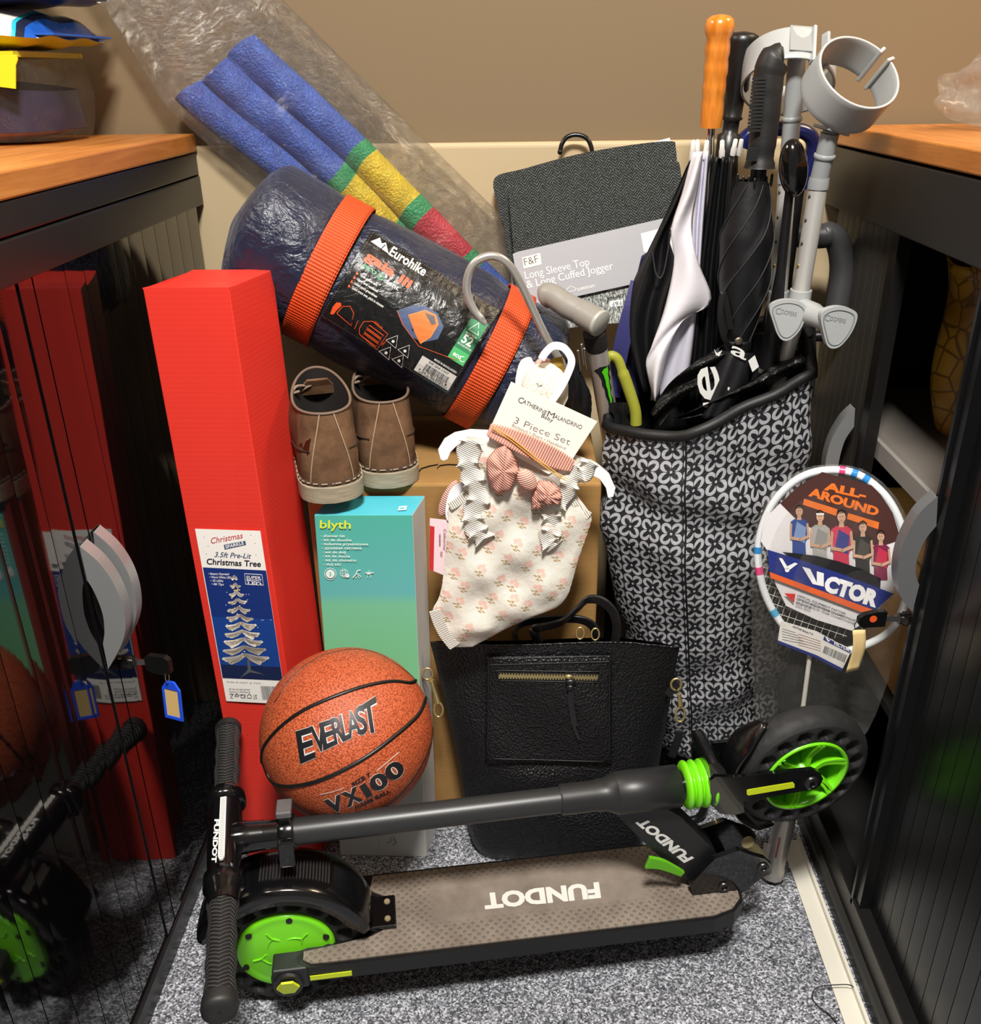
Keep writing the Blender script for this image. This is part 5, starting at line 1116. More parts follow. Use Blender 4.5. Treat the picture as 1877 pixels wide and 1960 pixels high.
# crutches
def crutch(nm, label, yt, top, gj, jt, hb, hand, cap, capc, cuffc, cuffa, R_, gap, low):
    t = thing('crutch', label, 'crutch', PY(*low, yt+.05).to_tuple(), 'pair of grey forearm crutches')
    P0, P1, P2 = PY(*top, yt), PY(*gj, yt+.01), PY(*jt, yt+.02)
    m = MB().tube([P0, P1], .0118, GRYP, 20).lathe(P1, P2-P1, [(0, .0128), (.006, .0136), (.014, .0136)], GRYP, 20)
    m.lathe(P1.lerp(P0, .42), P0-P1, [(0, .0122), (.002, .0138), (.006, .0138), (.007, .0122)], GRYP, 20); m.build('upper_tube', t)
    MB().tube([P1, P2], .0123, ALU, 22).build('lower_tube', t)
    for k in range(4): q = P1.lerp(P2, .15+.2*k)+V((-.0105, -.0055, 0)); MB().ball(Frame(q, (1, 0, 0), (0, 1, 0)), .0022, .0022, .0028, P('c3a85a', .25, .9) if k == 3 else P('3b3a38', .4), 8, 6).build('brass_button' if k == 3 else 'height_hole', t)
    P3 = P2+(P2-P1).normalized()*.045; jn = MB().lathe(P2-(P2-P1).normalized()*.004, P3-P2, [(0, .0150), (.012, .0155), (.03, .0165), (.05, .0165)], GRYL, 22)
    Hc = PY(*hand, cap); Hs = PY(*hb, yt+.02); jn.tube(smoothpath([Hs, Hs.lerp(Hc, .4), Hs.lerp(Hc, .75), Hc], 4), [.0165]*5+[.0145]*4+[.0155]*3+[.0185], GRYL, 18); jn.build('handgrip', t)
    hf = Frame(Hc, (1, .03, 0), Z=(Hc-Hs).normalized()+V((0, -1.4, .0))); pts = [hf.pix(*q) for q in capc]; pts = smoothpath(pts, 4, True)
    co = MB().prism(hf, pts, -.004, .006, GRYL).build('grip_end', t, bevel=.003, bseg=3)
    cx_ = sum(p[0] for p in pts)/len(pts); cy_ = sum(p[1] for p in pts)/len(pts); rim_ = [hf(cx_+(a-cx_)*.84, cy_+(b-cy_)*.84, .0062) for a, b in pts]
    MB().tube(rim_, .0009, P('7d8182', .5), 6, closed=True).build('moulded_line', co)
    D = Decal(on_frame(hf, .006), .0005); u0 = sum(q[0] for q in capc)/len(capc); v0 = min(q[1] for q in capc)+29
    D.text('C', (u0-21, v0), (u0-11, v0+1), 12, '7b7f80', .0).text('OOPERS', (u0-11, v0-1), (u0+19, v0+5), 8, '7b7f80', .0); D.build('maker_mark', co)
    MB().tube([P3, PY(*low, yt+.06)], .011, ALU, 16).build('lower_leg', t)
    cf = Frame(PY(*cuffc, yt+cuffa[3]), (1, .1, 0), Z=cuffa[:3]); g0, g1 = gap
    def cuff(u, v):
        th = math.radians(g0)+math.radians(g1-g0)*u; return cf(R_*cos(th), R_*1.0*sin(th), (v-.5)*.046)
    m = MB().grid(cuff, 48, 6, GRYL)
    co = m.build('forearm_cuff', t, solid=.0034, bevel=.001)
    m = MB()
    for s_, th in ((1, g0), (-1, g1)):
        a = math.radians(th); p = [cf(R_*cos(a), R_*sin(a), z) for z in (-.026, .026)]; m.strip(p, V(cf.X)*cos(a)+V(cf.Y)*sin(a), .012, .005, GRYL)
    m.build('cuff_lip', t, bevel=.0015)
    a = P0.lerp(P1, .02); b_ = cf(0, 0, 0)+(a-cf(0, 0, 0)).normalized()*R_
    MB().tube([a, b_], .010, GRYP, 12).box(Frame(b_, cf.X, Z=(a-b_)), (-.016, -.02, -.002), (.016, .02, .003), GRYP).build('cuff_bracket', t, bevel=.001)
crutch('a', 'grey forearm crutch nearer the right cabinet, with its open cuff facing front', 1.30, (1588, 255), (1568, 340), (1532, 560), (1527, 590), (1603, 623), 1.225, [(1567, 604), (1577, 591), (1602, 585), (1628, 591), (1637, 604), (1626, 634), (1606, 659), (1590, 665), (1579, 658), (1572, 634)], (1625, 163), (.22, -.66, .62, .0), .0535, (44, 387), (1480, 760))
crutch('b', 'grey forearm crutch behind the other one, its cuff half hidden by umbrella grips', 1.375, (1526, 92), (1507, 330), (1490, 562), (1487, 585), (1506, 612), 1.285, [(1471, 588), (1484, 576), (1509, 572), (1534, 579), (1543, 595), (1530, 628), (1512, 647), (1498, 650), (1487, 640), (1478, 615)], (1508, 140), (.10, .55, .75, .03), .060, (280, -60), (1450, 760))

# grey derby walking stick
ws = thing('walking_stick', 'walking stick with a smooth grey handle and green claw-mark sticker', 'walking stick', PY(1172, 830, 1.335).to_tuple())
DG = P('8b8780', .38, bump=(30, .04))
hp_ = [PY(1040, 568, 1.37), PY(1056, 566, 1.36), PY(1085, 585, 1.345), PY(1115, 600, 1.332), PY(1146, 618, 1.312)]
MB().tube(smoothpath(hp_, 6), [.007, .013, .017, .0185, .0185, .018]+[.0175]*6+[.018]*6+[.0195]*7, DG, 24).build('handle', ws)
MB().lathe(hp_[-1], hp_[-1]-hp_[-2], [(-.001, .0198), (.003, .0196), (.004, .0185), (.004, .0001)], P('a8a69e', .45), 28).build('end_cap', ws)
s0, s1 = PY(1138, 640, 1.335), PY(1172, 850, 1.40)
MB().tube([s0, s1], .0155, P('b8b0aa', .36, .45), 22).build('tube', ws)
MB().lathe(s0, s1-s0, [(-.004, .0172), (.02, .017), (.024, .016)], P('1a1715', .7), 20).build('wrist_cord', ws)
D = Decal(lambda u, v, h: hit_cyl(u, v, s0, (s1-s0).normalized(), .0157+h), .0003, .0002, 8)
cl = [(1136, 709), (1142, 707), (1148, 703), (1155, 702), (1162, 700), (1166, 697), (1168, 706), (1165, 714), (1168, 722), (1166, 730), (1170, 742), (1168, 752), (1174, 766), (1172, 775), (1178, 790), (1178, 808), (1174, 800), (1168, 786), (1165, 778), (1164, 768), (1159, 758), (1157, 746), (1152, 738), (1151, 728), (1144, 716)]
D.poly(cl, '111311').up(); cx_ = sum(a for a, b in cl)/len(cl); D.poly([(a+(1160+(b-700)*.14-a)*.6, b+(745-b)*.07) for a, b in cl], '55d61c'); D.build('claw_sticker', ws, 'green claw-mark sticker')
lp = thing('umbrella', 'umbrella with a lime-green loop handle beside the walking stick', 'umbrella', PY(1200, 830, 1.36).to_tuple(), 'umbrellas standing in the trolley')
MB().tube(smoothpath([PY(*q, 1.355) for q in [(1160, 694), (1168, 681), (1182, 688), (1192, 714), (1204, 748), (1215, 785), (1217, 812)]], 6), [.006]*6+[.0075]*12+[.009]*19, P('9a9c34', .5), 14).build('loop_handle', lp)
m = MB().grid(lambda u, v: PY(1190+18*cos(2*pi*u)*(1+.3*sin(v*9))+4*sin(6*pi*u), 770+55*v, 1.365+.018*sin(2*pi*u)+.004*sin(10*pi*u)), 30, 12, NYL, cu=True); m.build('gathered_canopy', lp)

# chrome crook umbrella
ck = thing('crook_umbrella', 'short black umbrella with a bare chrome crook handle in front of the tent label', 'umbrella', PY(1125, 800, 1.30).to_tuple())
hk = [(430, 630), (395, 590), (345, 530), (300, 440), (284, 340), (308, 225), (365, 152), (450, 118), (530, 128), (600, 180), (660, 270), (725, 395), (800, 560), (880, 725), (960, 860), (1010, 935), (1028, 962)]
q = smoothpath([PY(820+a/3.91, 460+b/3.91, 1.25+.03*(i/16)) for i, (a, b) in enumerate(hk)], 5)
MB().tube(q, [.0022, .003, .0036, .004, .0042]+[.0056]*71+[.0052, .0048, .004, .003, .002], P('c9c6c0', .26, .7), 14).build('crook_handle', ck)
def ruf(u, v): r_ = .009+.013*sin(pi*min(1, v*.9))+.004*sin(u*2*pi*7+v*9); p = PY(1082, 690, 1.285).lerp(PY(1108, 800, 1.312), v); return p+V((r_*cos(2*pi*u), r_*.8*sin(2*pi*u), .004*sin(14*pi*u)))
MB().grid(ruf, 56, 20, NYL, cu=True).build('gathered_canopy', ck)
m = MB()
for u, v in ((1113, 660), (1118, 668), (1106, 672)): p = PY(u, v, 1.285); m.tube([p, p+V((.004, 0, -.03))], .0013, CHROME, 6).ball(Frame(p, (1, 0, 0), (0, 1, 0)), .0022, .0022, .0022, CHROME, 8, 6)
m.build('rib_tips', ck)
# black plastic liner bunched round the sticks
PLA = NT('bin_liner'); PLA.set(col='0b0a09', rough=.22, spec=.6); PLA.bump(PLA.noise(PLA.mapv(PLA.co(), (10, 10, 3)), 9, 5, .6, 1.2), .9, .01); PLA = PLA.m
ln_ = thing('bin_liner', 'shiny black plastic liner spilling over the trolley rim below the crutch grips', 'bag', PY(1450, 780, 1.33).to_tuple())
sheet([(1556, 640), (1500, 675), (1440, 728), (1350, 775), (1290, 800)], [(1552, 742), (1535, 752), (1490, 772), (1420, 786), (1330, 805)], lambda u, v: 1.335+.018*sin(u*9+v*7)-.02*v*(1-u)+.01*u, PLA, 18, 26).build('front_fold', ln_, solid=.0008)
sheet([(1385, 660), (1335, 690), (1280, 735), (1245, 790)], [(1388, 690), (1345, 730), (1300, 770), (1262, 815)], lambda u, v: 1.332+.012*sin(u*8+v*9), PLA, 12, 18).build('left_fold', ln_, solid=.0008)
sheet([(1440, 640), (1430, 690), (1400, 740)], [(1560, 610), (1562, 700), (1556, 760)], lambda u, v: 1.40+.02*sin(u*9), NYL2, 14, 12).build('back_fold', ln_, solid=.0008)
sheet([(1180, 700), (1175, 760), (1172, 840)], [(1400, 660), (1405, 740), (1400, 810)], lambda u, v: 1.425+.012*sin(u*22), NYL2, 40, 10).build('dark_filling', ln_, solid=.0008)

# ================================================================== BADMINTON RACKET IN ITS SLEEVE
R0 = PZ(1477, 1672, .012); RL, RR_ = PY(1452, 1060, 1.165), PY(1737, 1150, 1.095)
rf_ = Frame(R0, RR_-RL, (RL.lerp(RR_, .5)-R0)); 
ra = thing('badminton_racket', 'white badminton racket in its printed display card and clear sleeve', 'racket', R0.to_tuple())
fo_ = smoothpath([rf_.pix(*q) for q in [(1583, 900), (1640, 908), (1690, 945), (1722, 1000), (1737, 1070), (1732, 1150), (1705, 1205), (1660, 1233), (1610, 1247), (1548, 1243), (1500, 1200), (1465, 1140), (1450, 1070), (1458, 1010), (1485, 955), (1530, 915)]], 5, True)
MB().tube([rf_(a, b) for a, b in fo_], .0055, P('dfe3e6', .25, coat=.5), 12, closed=True).build('frame', ra)
for i, col in ((2, 'd8447c'), (4, '2f86c9'), (6, '2f86c9'), (46, '3b7fc4'), (43, '3b7fc4'), (58, 'd8447c'), (61, '2f86c9'), (52, '4fa3c9')):
    k = i % len(fo_); MB().tube([rf_(*fo_[k]), rf_(*fo_[(k+1) % len(fo_)])], .0058, P(col, .3), 12).build('frame_stripe', ra)
m = MB(); cx_, cy_ = sum(a for a, b in fo_)/len(fo_), sum(b for a, b in fo_)/len(fo_); rx = (max(a for a, b in fo_)-min(a for a, b in fo_))/2; ry = (max(b for a, b in fo_)-min(b for a, b in fo_))/2
for k in range(-9, 10): x_ = rx*k/10.8; h_ = ry*math.sqrt(1-(k/10)**2)*.88; m.tube([rf_(cx_+x_, cy_-h_), rf_(cx_+x_, cy_+h_)], .0004, P('d9d8d0', .4), 4)
for k in range(-9, 10): y_ = ry*k/10.8; h_ = rx*math.sqrt(1-(k/10)**2)*.84; m.tube([rf_(cx_-h_, cy_+y_), rf_(cx_+h_, cy_+y_)], .0004, P('d9d8d0', .4), 4)
m.build('strings', ra)
sh0, sh1 = rf_.hit(1551, 1243), rf_.hit(1512, 1540); MB().tube([sh0, sh1], .0034, P('d9d6d0', .3, coat=.4), 12).build('shaft', ra)
D = Decal(on_frame(rf_, .0034)); D.text('BRAVE', (1537, 1345), (1542, 1318), 5, '222222', .02); D.build('shaft_lettering', ra) if 0 else None
g0 = rf_.hit(1508, 1545); g1 = rf_.hit(1477, 1672)
MB().lathe(g0, g1-g0, [(0, .005), (.012, .0135), (.02, .016), ((g1-g0).length*.86, .0165), ((g1-g0).length*.9, .0185), ((g1-g0).length, .0195)], P('aaa6a0', .3, .5), 12).build('grip', ra)
D = Decal(lambda u, v, h: hit_cyl(u, v, g0, (g1-g0).normalized(), .0172+h), .0006, .0002); D.bars([(1462, 1612), (1476, 1616), (1470, 1640), (1458, 1634)], 'e8e6e2', 3, 14).line([(1492, 1605), (1484, 1642)], 4, '9c4a48'); D.build('grip_print', ra)
D = Decal(on_frame(rf_, .008), .0006, .0003); cpx = lambda l: [(x/3.92+1420, y/3.92+860) for x, y in l]
BW, BL2, ORG_ = '4a2a26', '22307c', 'e8762a'
D.poly(cpx([(600, 170), (970, 270), (1040, 340), (1130, 480), (1185, 640), (1165, 830), (1130, 1090), (960, 1270), (820, 1360), (560, 1280), (330, 1175), (250, 1010), (195, 770), (140, 690), (180, 460), (215, 475), (290, 400), (420, 280)]), 'e2dfe2').up()
D.poly(cpx([(600, 170), (970, 270), (1040, 340), (1130, 480), (1180, 640), (1160, 690), (1040, 730), (900, 700), (600, 640), (400, 520), (285, 405), (420, 280)]), BW).up()
def ct(t, p0, p1, h, col, b=0.0): D.text(t, *cpx([p0, p1]), h/3.92, col, b)
ct('ALL-', (610, 300), (925, 372), 56, ORG_, .05); ct('AROUND', (495, 345), (1015, 500), 60, ORG_, .05)
D.poly(cpx([(465, 370), (715, 450), (705, 500), (455, 415)]), ORG_).poly(cpx([(795, 478), (1028, 548), (1020, 600), (785, 522)]), ORG_).up()
SKN, HR = 'c79f86', '1b1513'
def pers(x, y, s_, shirt, sh2, hb=None, arms=0):
    q = lambda l: cpx([(x+a*s_, y+b*s_) for a, b in l])
    D.poly(q([(-75, 110), (-40, 85), (40, 85), (78, 115), (80, 230), (55, 300), (60, 400), (-60, 400), (-60, 290), (-82, 220)]), shirt).up().poly(q([(-20, 110), (60, 160), (50, 300), (-50, 250)]), sh2).poly(q([(-16, 50), (16, 50), (20, 95), (-20, 95)]), SKN).up()
    D.poly(q([(32*cos(a), 42*sin(a)+18) for a in [k*pi/9 for k in range(18)]]), SKN).poly(q([(-34, 15), (-32, -22), (0, -42), (32, -22), (34, 15), (22, -8), (-22, -8)]), HR).up()
    if hb: D.poly(q([(-33, -12), (33, -12), (33, 2), (-33, 2)]), hb)
    D.poly(q([(-14, 12), (-5, 12), (-5, 15), (-14, 15)]), HR).poly(q([(5, 12), (14, 12), (14, 15), (5, 15)]), HR).poly(q([(-8, 40), (8, 40), (6, 43), (-6, 43)]), '8d5b50')
    D.poly(q([(-80, 120), (-62, 130), (-66, 240), (10, 255), (10, 280), (-80, 265)]), SKN).poly(q([(80, 120), (62, 130), (70, 230), (-5, 262), (5, 285), (92, 250)]), SKN).up(-2)
pers(428, 450, .85, '2f4a8f', '7f97c4'); pers(1040, 640, .85, '7d2548', 'c2304c'); pers(585, 490, .9, 'aaa9a6', '8e8d8b', 'ece8e4'); pers(905, 570, .9, '33302e', '4d4a45'); pers(745, 490, 1.0, 'c93a56', '3a3f86')
D.up(4)
D.poly(cpx([(300, 770), (400, 780), (560, 800), (720, 840), (900, 900), (1040, 970), (1035, 1060), (420, 860)]), '17161a').up()
D.poly(cpx([(188, 752), (425, 825), (760, 940), (1140, 1085), (1130, 1090), (960, 1240), (600, 1090), (205, 915)]), BL2).up()
D.poly(cpx([(205, 920), (985, 1205), (972, 1250), (215, 965)]), 'e0602a').up()
D.poly(cpx([(275, 815), (300, 818), (338, 878), (395, 850), (418, 858), (355, 905), (318, 895)]), 'eeeef0').disc(cpx([(338, 905)])[0], 4.5, 4.5, 'eeeef0', 12)
D.poly(cpx([(450, 880), (510, 897), (560, 1000), (560, 915), (612, 930), (612, 1030), (528, 1010)]), 'eeeef0')
D.text('CTOR', *cpx([(606, 1050), (1005, 1180)]), 27, 'eeeef0', .07)
D.poly(cpx([(315, 1080), (400, 1085), (390, 1150)]), 'c9302c')
for i, (t, a, b) in enumerate([('OFFICIAL EQUIPMENT PARTNER', (410, 1105), (775, 1245)), ('OF BWF MAJOR TEAM CHAMPIONSHIPS', (405, 1130), (860, 1302)), ('2022-2025', (400, 1160), (515, 1200))]): ct(t, a, b, 17, '5a5a60', .03)
lab(D.build('display_card', ra), 'printed card showing a row of players')
D = Decal(on_frame(rf_, .0085), .0008, .0003); lp_ = cpx([(290, 1285), (560, 1365), (820, 1510), (745, 1665), (560, 1560), (265, 1450)])
D.poly(lp_, 'e4e1dc').up().poly(cpx([(265, 1432), (560, 1545), (755, 1645), (745, 1668), (560, 1568), (265, 1455)]), BL2).poly(cpx([(615, 1402), (815, 1510), (808, 1530), (608, 1430)]), BL2).up().text('VICTOR', *cpx([(680, 1460), (805, 1518)]), 6, 'eeeef0', .05).poly(cpx([(625, 1410), (640, 1415), (650, 1432), (665, 1426), (650, 1445), (640, 1440)]), 'eeeef0')
D.bars(cpx([(620, 1475), (785, 1545), (765, 1600), (605, 1525)]), '25252c', 5, 20)
for i in range(5): D.line(cpx([(300, 1345+20*i), (400+20*i, 1375+22*i)]), .8, '8b8a90').line(cpx([(420, 1385+20*i), (590, 1440+18*i)]), .8, 'b98c86')
ct('VICTOR Brave 7 A', (375, 1335), (530, 1395), 14, '55555c', .02)
lab(D.build('price_label', ra), 'white label with a barcode')
FILM2 = film('racket_film', .08, 30, st=.6, gl=.22)
ol = [(1583, 889), (1650, 898), (1705, 940), (1738, 1000), (1748, 1075), (1743, 1150), (1722, 1210), (1700, 1300), (1660, 1400), (1600, 1470), (1540, 1545), (1520, 1560), (1490, 1545), (1462, 1450), (1446, 1380), (1440, 1290), (1438, 1180), (1438, 1070), (1446, 1005), (1474, 945), (1525, 903)]
op = smoothpath([rf_.pix(*q) for q in ol], 3, True); ocx, ocy = cx_, cy_-.05
m = MB()
for s_ in (1, -1):
    m.grid(lambda u, v, s_=s_: (lambda p: rf_(ocx+(p[0]-ocx)*v, ocy+(p[1]-ocy)*v, s_*(.0125*(1-v**4)+.002*sin(p[0]*90*v)*(1-v**3)+.0008)))(op[round(u*len(op)) % len(op)]), len(op), 14, FILM2, cu=True, flip=s_ < 0)
m.build('clear_sleeve', ra, fixn=False)

# ================================================================== BABY CLOTHES SET ON A WHITE HANGER
b0_ = PY(880, 1240, 1.148); bT = PY(1060, 770, 1.186); bs_ = PY(1143, 807, 1.186)-PY(978, 731, 1.186)
BF = Frame(bT, bs_, Z=(bs_.cross(bT-b0_)))
baby = thing('baby_clothes_set', 'white floral baby bodysuit set with pink bow on a white plastic hanger', 'clothing', BF.hit(930, 1235).to_tuple())
bp = lambda l, c=0: [BF.pix(*q, c) for q in l]
n = NT('floral_rib'); c = n.n('ShaderNodeVectorMath', operation='SUBTRACT'); g = n.n('ShaderNodeNewGeometry'); n.put(c.inputs[0], g.outputs['Position']); c.inputs[1].default_value = tuple(BF.O)
def dv(v): x = n.n('ShaderNodeVectorMath', operation='DOT_PRODUCT'); n.put(x.inputs[0], c.outputs[0]); x.inputs[1].default_value = tuple(v); return x.outputs['Value']
xx, yy = dv(BF.X*.55+BF.Y*.0+BF.X*.45), dv(BF.Y)
def spots(sc_, off, r0, r1, sq=1.0):
    vec = n.comb(n.math('ADD', n.math('MULTIPLY', xx, 1.0), off[0]), n.math('ADD', n.math('MULTIPLY', yy, sq), off[1])); d = n.voro(vec, sc_); return n.step(d, r1, r0)
v1 = n.comb(xx, yy); vo = n.n('ShaderNodeTexVoronoi', voronoi_dimensions='2D'); n.put(vo.inputs['Vector'], v1); vo.inputs['Scale'].default_value = 34; vo.inputs['Randomness'].default_value = .55
dd = n.n('ShaderNodeVectorMath', operation='SUBTRACT'); n.put(dd.inputs[0], v1); n.put(dd.inputs[1], vo.outputs['Position']); ds = n.sep(dd.outputs[0])
def blob(x0, y0, rx, ry):
    a = n.math('POWER', n.math('DIVIDE', n.math('SUBTRACT', ds[0], x0), rx), 2); b = n.math('POWER', n.math('DIVIDE', n.math('SUBTRACT', ds[1], y0), ry), 2); return n.step(n.math('ADD', a, b), 1.15, .85)
mx = lambda *l: l[0] if len(l) == 1 else n.math('MAXIMUM', l[0], mx(*l[1:]))
pinkf = mx(blob(.0042, .0040, .0036, .0038), blob(-.0036, .0050, .0032, .0036), blob(.0006, .0085, .0030, .0030)); goldf = mx(blob(0, -.001, .0030, .0011), blob(-.0050, -.0030, .0030, .0011), blob(.0046, -.0042, .0030, .0011), blob(.0002, -.0066, .0032, .0011), blob(0, -.003, .0007, .0048))
rib = n.math('SINE', n.math('MULTIPLY', xx, 2*pi/.0021)); nzb = n.noise(c.outputs[0], 26, 4)
base = n.mix(n.step(rib, -.9, .3), lin('d6cfc1'), lin('e9e3d8'))
n.put(n.b.inputs['Base Color'], n.mix(n.math('MULTIPLY', goldf, .8), n.mix(n.math('MULTIPLY', pinkf, .62), base, lin('eaa89a')), lin('a07c3c'))); n.set(rough=.9, spec=.15, sub=0.0); n.bump(n.math('ADD', n.math('MULTIPLY', rib, .12), n.math('MULTIPLY', nzb, 2.2)), .5, .006); FLOR = n.m
def ribm(c1, c2, vec, pitch):
    q = NT('rib_'+c1+str(pitch)); g_ = q.n('ShaderNodeNewGeometry'); x = q.n('ShaderNodeVectorMath', operation='DOT_PRODUCT'); q.put(x.inputs[0], g_.outputs['Position']); x.inputs[1].default_value = tuple(vec); s_ = q.math('SINE', q.math('MULTIPLY', x.outputs['Value'], 2*pi/pitch))
    q.put(q.b.inputs['Base Color'], q.mix(q.step(s_, -.8, .4), lin(c1), lin(c2))); q.set(rough=.9, spec=.1); q.bump(s_, .5, .002); return q.m
RPINK = ribm('cf8e7e', 'efb5a4', BF.X, .0036); RBOW = ribm('b98374', 'e3a99a', BF.Y+BF.X*.3, .0030); RWHT = ribm('c9c2b4', 'efeae0', BF.X*.55+BF.Y*.83, .0030); RWH2 = ribm('c9c2b4', 'f0ebe2', BF.Y, .0026)
HANG = P('e8e9ee', .28, sub=.0, coat=.2); CARDC = P('e9e5da', .55)
# hanger arms
arm = [(843, 880), (838, 862), (850, 842), (870, 830), (900, 824), (940, 826), (1000, 834), (1040, 850), (1090, 870), (1120, 880), (1145, 890), (1166, 908), (1178, 935), (1174, 952), (1164, 954), (1160, 935), (1148, 918), (1128, 908), (1080, 895), (1000, 866), (940, 850), (900, 846), (876, 852), (862, 866), (856, 880), (848, 883)]
MB().prism(BF, bp(arm), -.008, -.003, HANG).build('hanger', baby, bevel=.0015)
hk = smoothpath([BF(*BF.pix(u, v), -.006) for u, v in [(1010, 820), (1040, 790), (1070, 750), (1088, 715), (1094, 690), (1080, 668), (1060, 664), (1045, 676), (1036, 690)]], 6); MB().strip(hk, BF.Z, .006, .010, HANG).build('hanger_hook', baby, bevel=.001)
# body
Lb = [(893, 836), (888, 880), (905, 930), (862, 966), (858, 1000), (852, 1060), (846, 1120), (838, 1150), (828, 1172), (846, 1205), (857, 1240)]
Rb = [(1120, 878), (1110, 905), (1092, 930), (1130, 985), (1128, 1012), (1108, 1070), (1094, 1120), (1084, 1146), (1060, 1168), (1000, 1190), (905, 1240)]
Lb, Rb = smoothpath(Lb, 5), smoothpath(Rb, 5)
def bodyf(u, v, s_=1):
    q = lerp_path(Lb, v).lerp(lerp_path(Rb, v), u); a, b = BF.pix(q.x, q.y, .008); e = (max(0, 4*u*(1-u)))**.45*min(1, (1-v)*9+.15)
    w_ = .0034*sin(a*75-b*50)+.0026*sin(a*40+b*95+1)+.0016*sin(a*150+b*60)
    return BF(a, b, .004+s_*(.013*e)+w_*e)
m = MB().grid(lambda u, v: bodyf(u, v), 34, 60, FLOR).grid(lambda u, v: bodyf(u, v, -.3), 16, 30, FLOR, flip=True); m.build('bodysuit', baby, fixn=False)
def band(pts, w_, mat, c=.016, nm='binding', th=.002): 
    q = smoothpath([BF(*BF.pix(u, v, c), c) for u, v in pts], 6); return MB().strip(q, BF.Z.cross(q[-1]-q[0]), w_, th, mat).build(nm, baby, bevel=.0007)
band([(906, 926), (892, 946), (874, 962), (860, 970)], .012, RWHT, .010); band([(1090, 932), (1100, 960), (1112, 978), (1128, 988)], .012, RWHT, .010); band([(832, 1168), (840, 1192), (852, 1215), (870, 1238)], .017, RWH2, .010)
def ruffle(pts, w_, seed, nm='ruffle'):
    q = smoothpath([BF(*BF.pix(u, v, .017), .017) for u, v in pts], 10); r_ = random.Random(seed); ph = r_.random()*6; m_ = MB(); N_ = len(q)-1
    def f(u, v):
        k = v*N_; i = min(N_-1, int(k)); p = q[i].lerp(q[i+1], k-i); t = (q[i+1]-q[i]).normalized(); s_ = BF.Z.cross(t); a = v*N_*.62+ph
        return p+s_*((u-.5)*w_*(1+.15*sin(a*1.7)))+BF.Z*(.004+.0055*sin(a)*(2*abs(u-.5))**1.2)+t*(.004*cos(a)*(2*abs(u-.5)))
    m_.grid(f, 8, N_*2, RWH2); return m_.build(nm, baby, solid=.0008)
ruffle([(902, 840), (896, 880), (905, 915), (915, 950), (905, 985), (912, 1012), (925, 1030)], .030, 1); ruffle([(1130, 878), (1120, 900), (1095, 915), (1078, 950), (1055, 975), (1058, 1005), (1048, 1030), (1060, 1045)], .026, 2)
# card and band
MB().prism(BF, bp([(978, 731), (1143, 807), (1088, 890), (1050, 908), (935, 846), (940, 815)], .022), .020, .0212, CARDC).build('header_card', baby)
D = Decal(on_frame(BF, .0212), .0005); IN2 = '55524e'
D.text('C', (990, 769), (999, 773), 11, IN2).text('ATHERINE', (999, 771), (1044, 794), 8, IN2).text('M', (1046, 796), (1059, 801), 11, IN2).text('ALANDRINO', (1060, 800), (1112, 822), 8, IN2)
D.text('Baby', (1035, 798), (1057, 808), 7, IN2).text('3 Piece Set', (982, 809), (1089, 852), 12.5, '77736e', -.014).text('Bodysuit • Short • Headband', (979, 816), (1081, 861), 5.5, '8d8983', -.006)
D.build('card_lettering', baby)
hb1 = [(935, 822), (980, 838), (1030, 862), (1070, 882), (1096, 894)]
q = smoothpath([BF(*BF.pix(u, v, .026), .026+.004*sin(i*1.2)) for i, (u, v) in enumerate(hb1)], 6)
MB().strip(q, BF.Y, [.018+.012*sin(pi*min(1, i/24*1.05)) for i in range(len(q))], .005, RPINK).build('headband', baby, bevel=.002)
def bow(cx0, cy0, pts, zc, nm):
    q = smoothpath([BF.pix(u, v, .03) for u, v in pts], 4, True); c0_ = BF.pix(cx0, cy0, .03); m_ = MB()
    m_.grid(lambda u, v: (lambda p: BF(c0_[0]+(p[0]-c0_[0])*v, c0_[1]+(p[1]-c0_[1])*v, zc+.012*(1-v*v)**.5+.003*sin(2*pi*u*7)*v))(q[round(u*len(q)) % len(q)]), len(q), 8, RBOW, cu=True); return m_.build(nm, baby, solid=.001)
bow(962, 898, [(932, 880), (946, 864), (966, 853), (976, 862), (990, 890), (992, 908), (976, 938), (960, 946), (944, 938), (934, 910)], .028, 'bow_loop'); bow(1048, 945, [(1024, 932), (1036, 920), (1060, 926), (1074, 945), (1072, 962), (1056, 966), (1030, 960)], .030, 'bow_loop'); bow(1030, 958, [(1018, 935), (1028, 925), (1042, 960), (1046, 968), (1022, 978), (1018, 968)], .024, 'bow_tail')
kn_ = BF.pix(1008, 918, .034); MB().ball(Frame(BF(*kn_, .036), BF.X*.8-BF.Y*.5, Z=BF.Z), .017, .012, .010, ribm('c08a7c', 'edb7a8', BF.X-BF.Y, .004), 22, 14).build('bow_knot', baby)
q = [BF(*BF.pix(u, v, .03), .034) for u, v in [(941, 818), (975, 840), (1020, 875), (1060, 905), (1083, 918)]]; MB().tube(smoothpath(q, 6), .0008, P('d9a24a', .4), 6).tube([p+BF.Y*.003 for p in smoothpath(q, 6)], .0007, P('e0ac55', .4), 6).build('elastic_cord', baby)
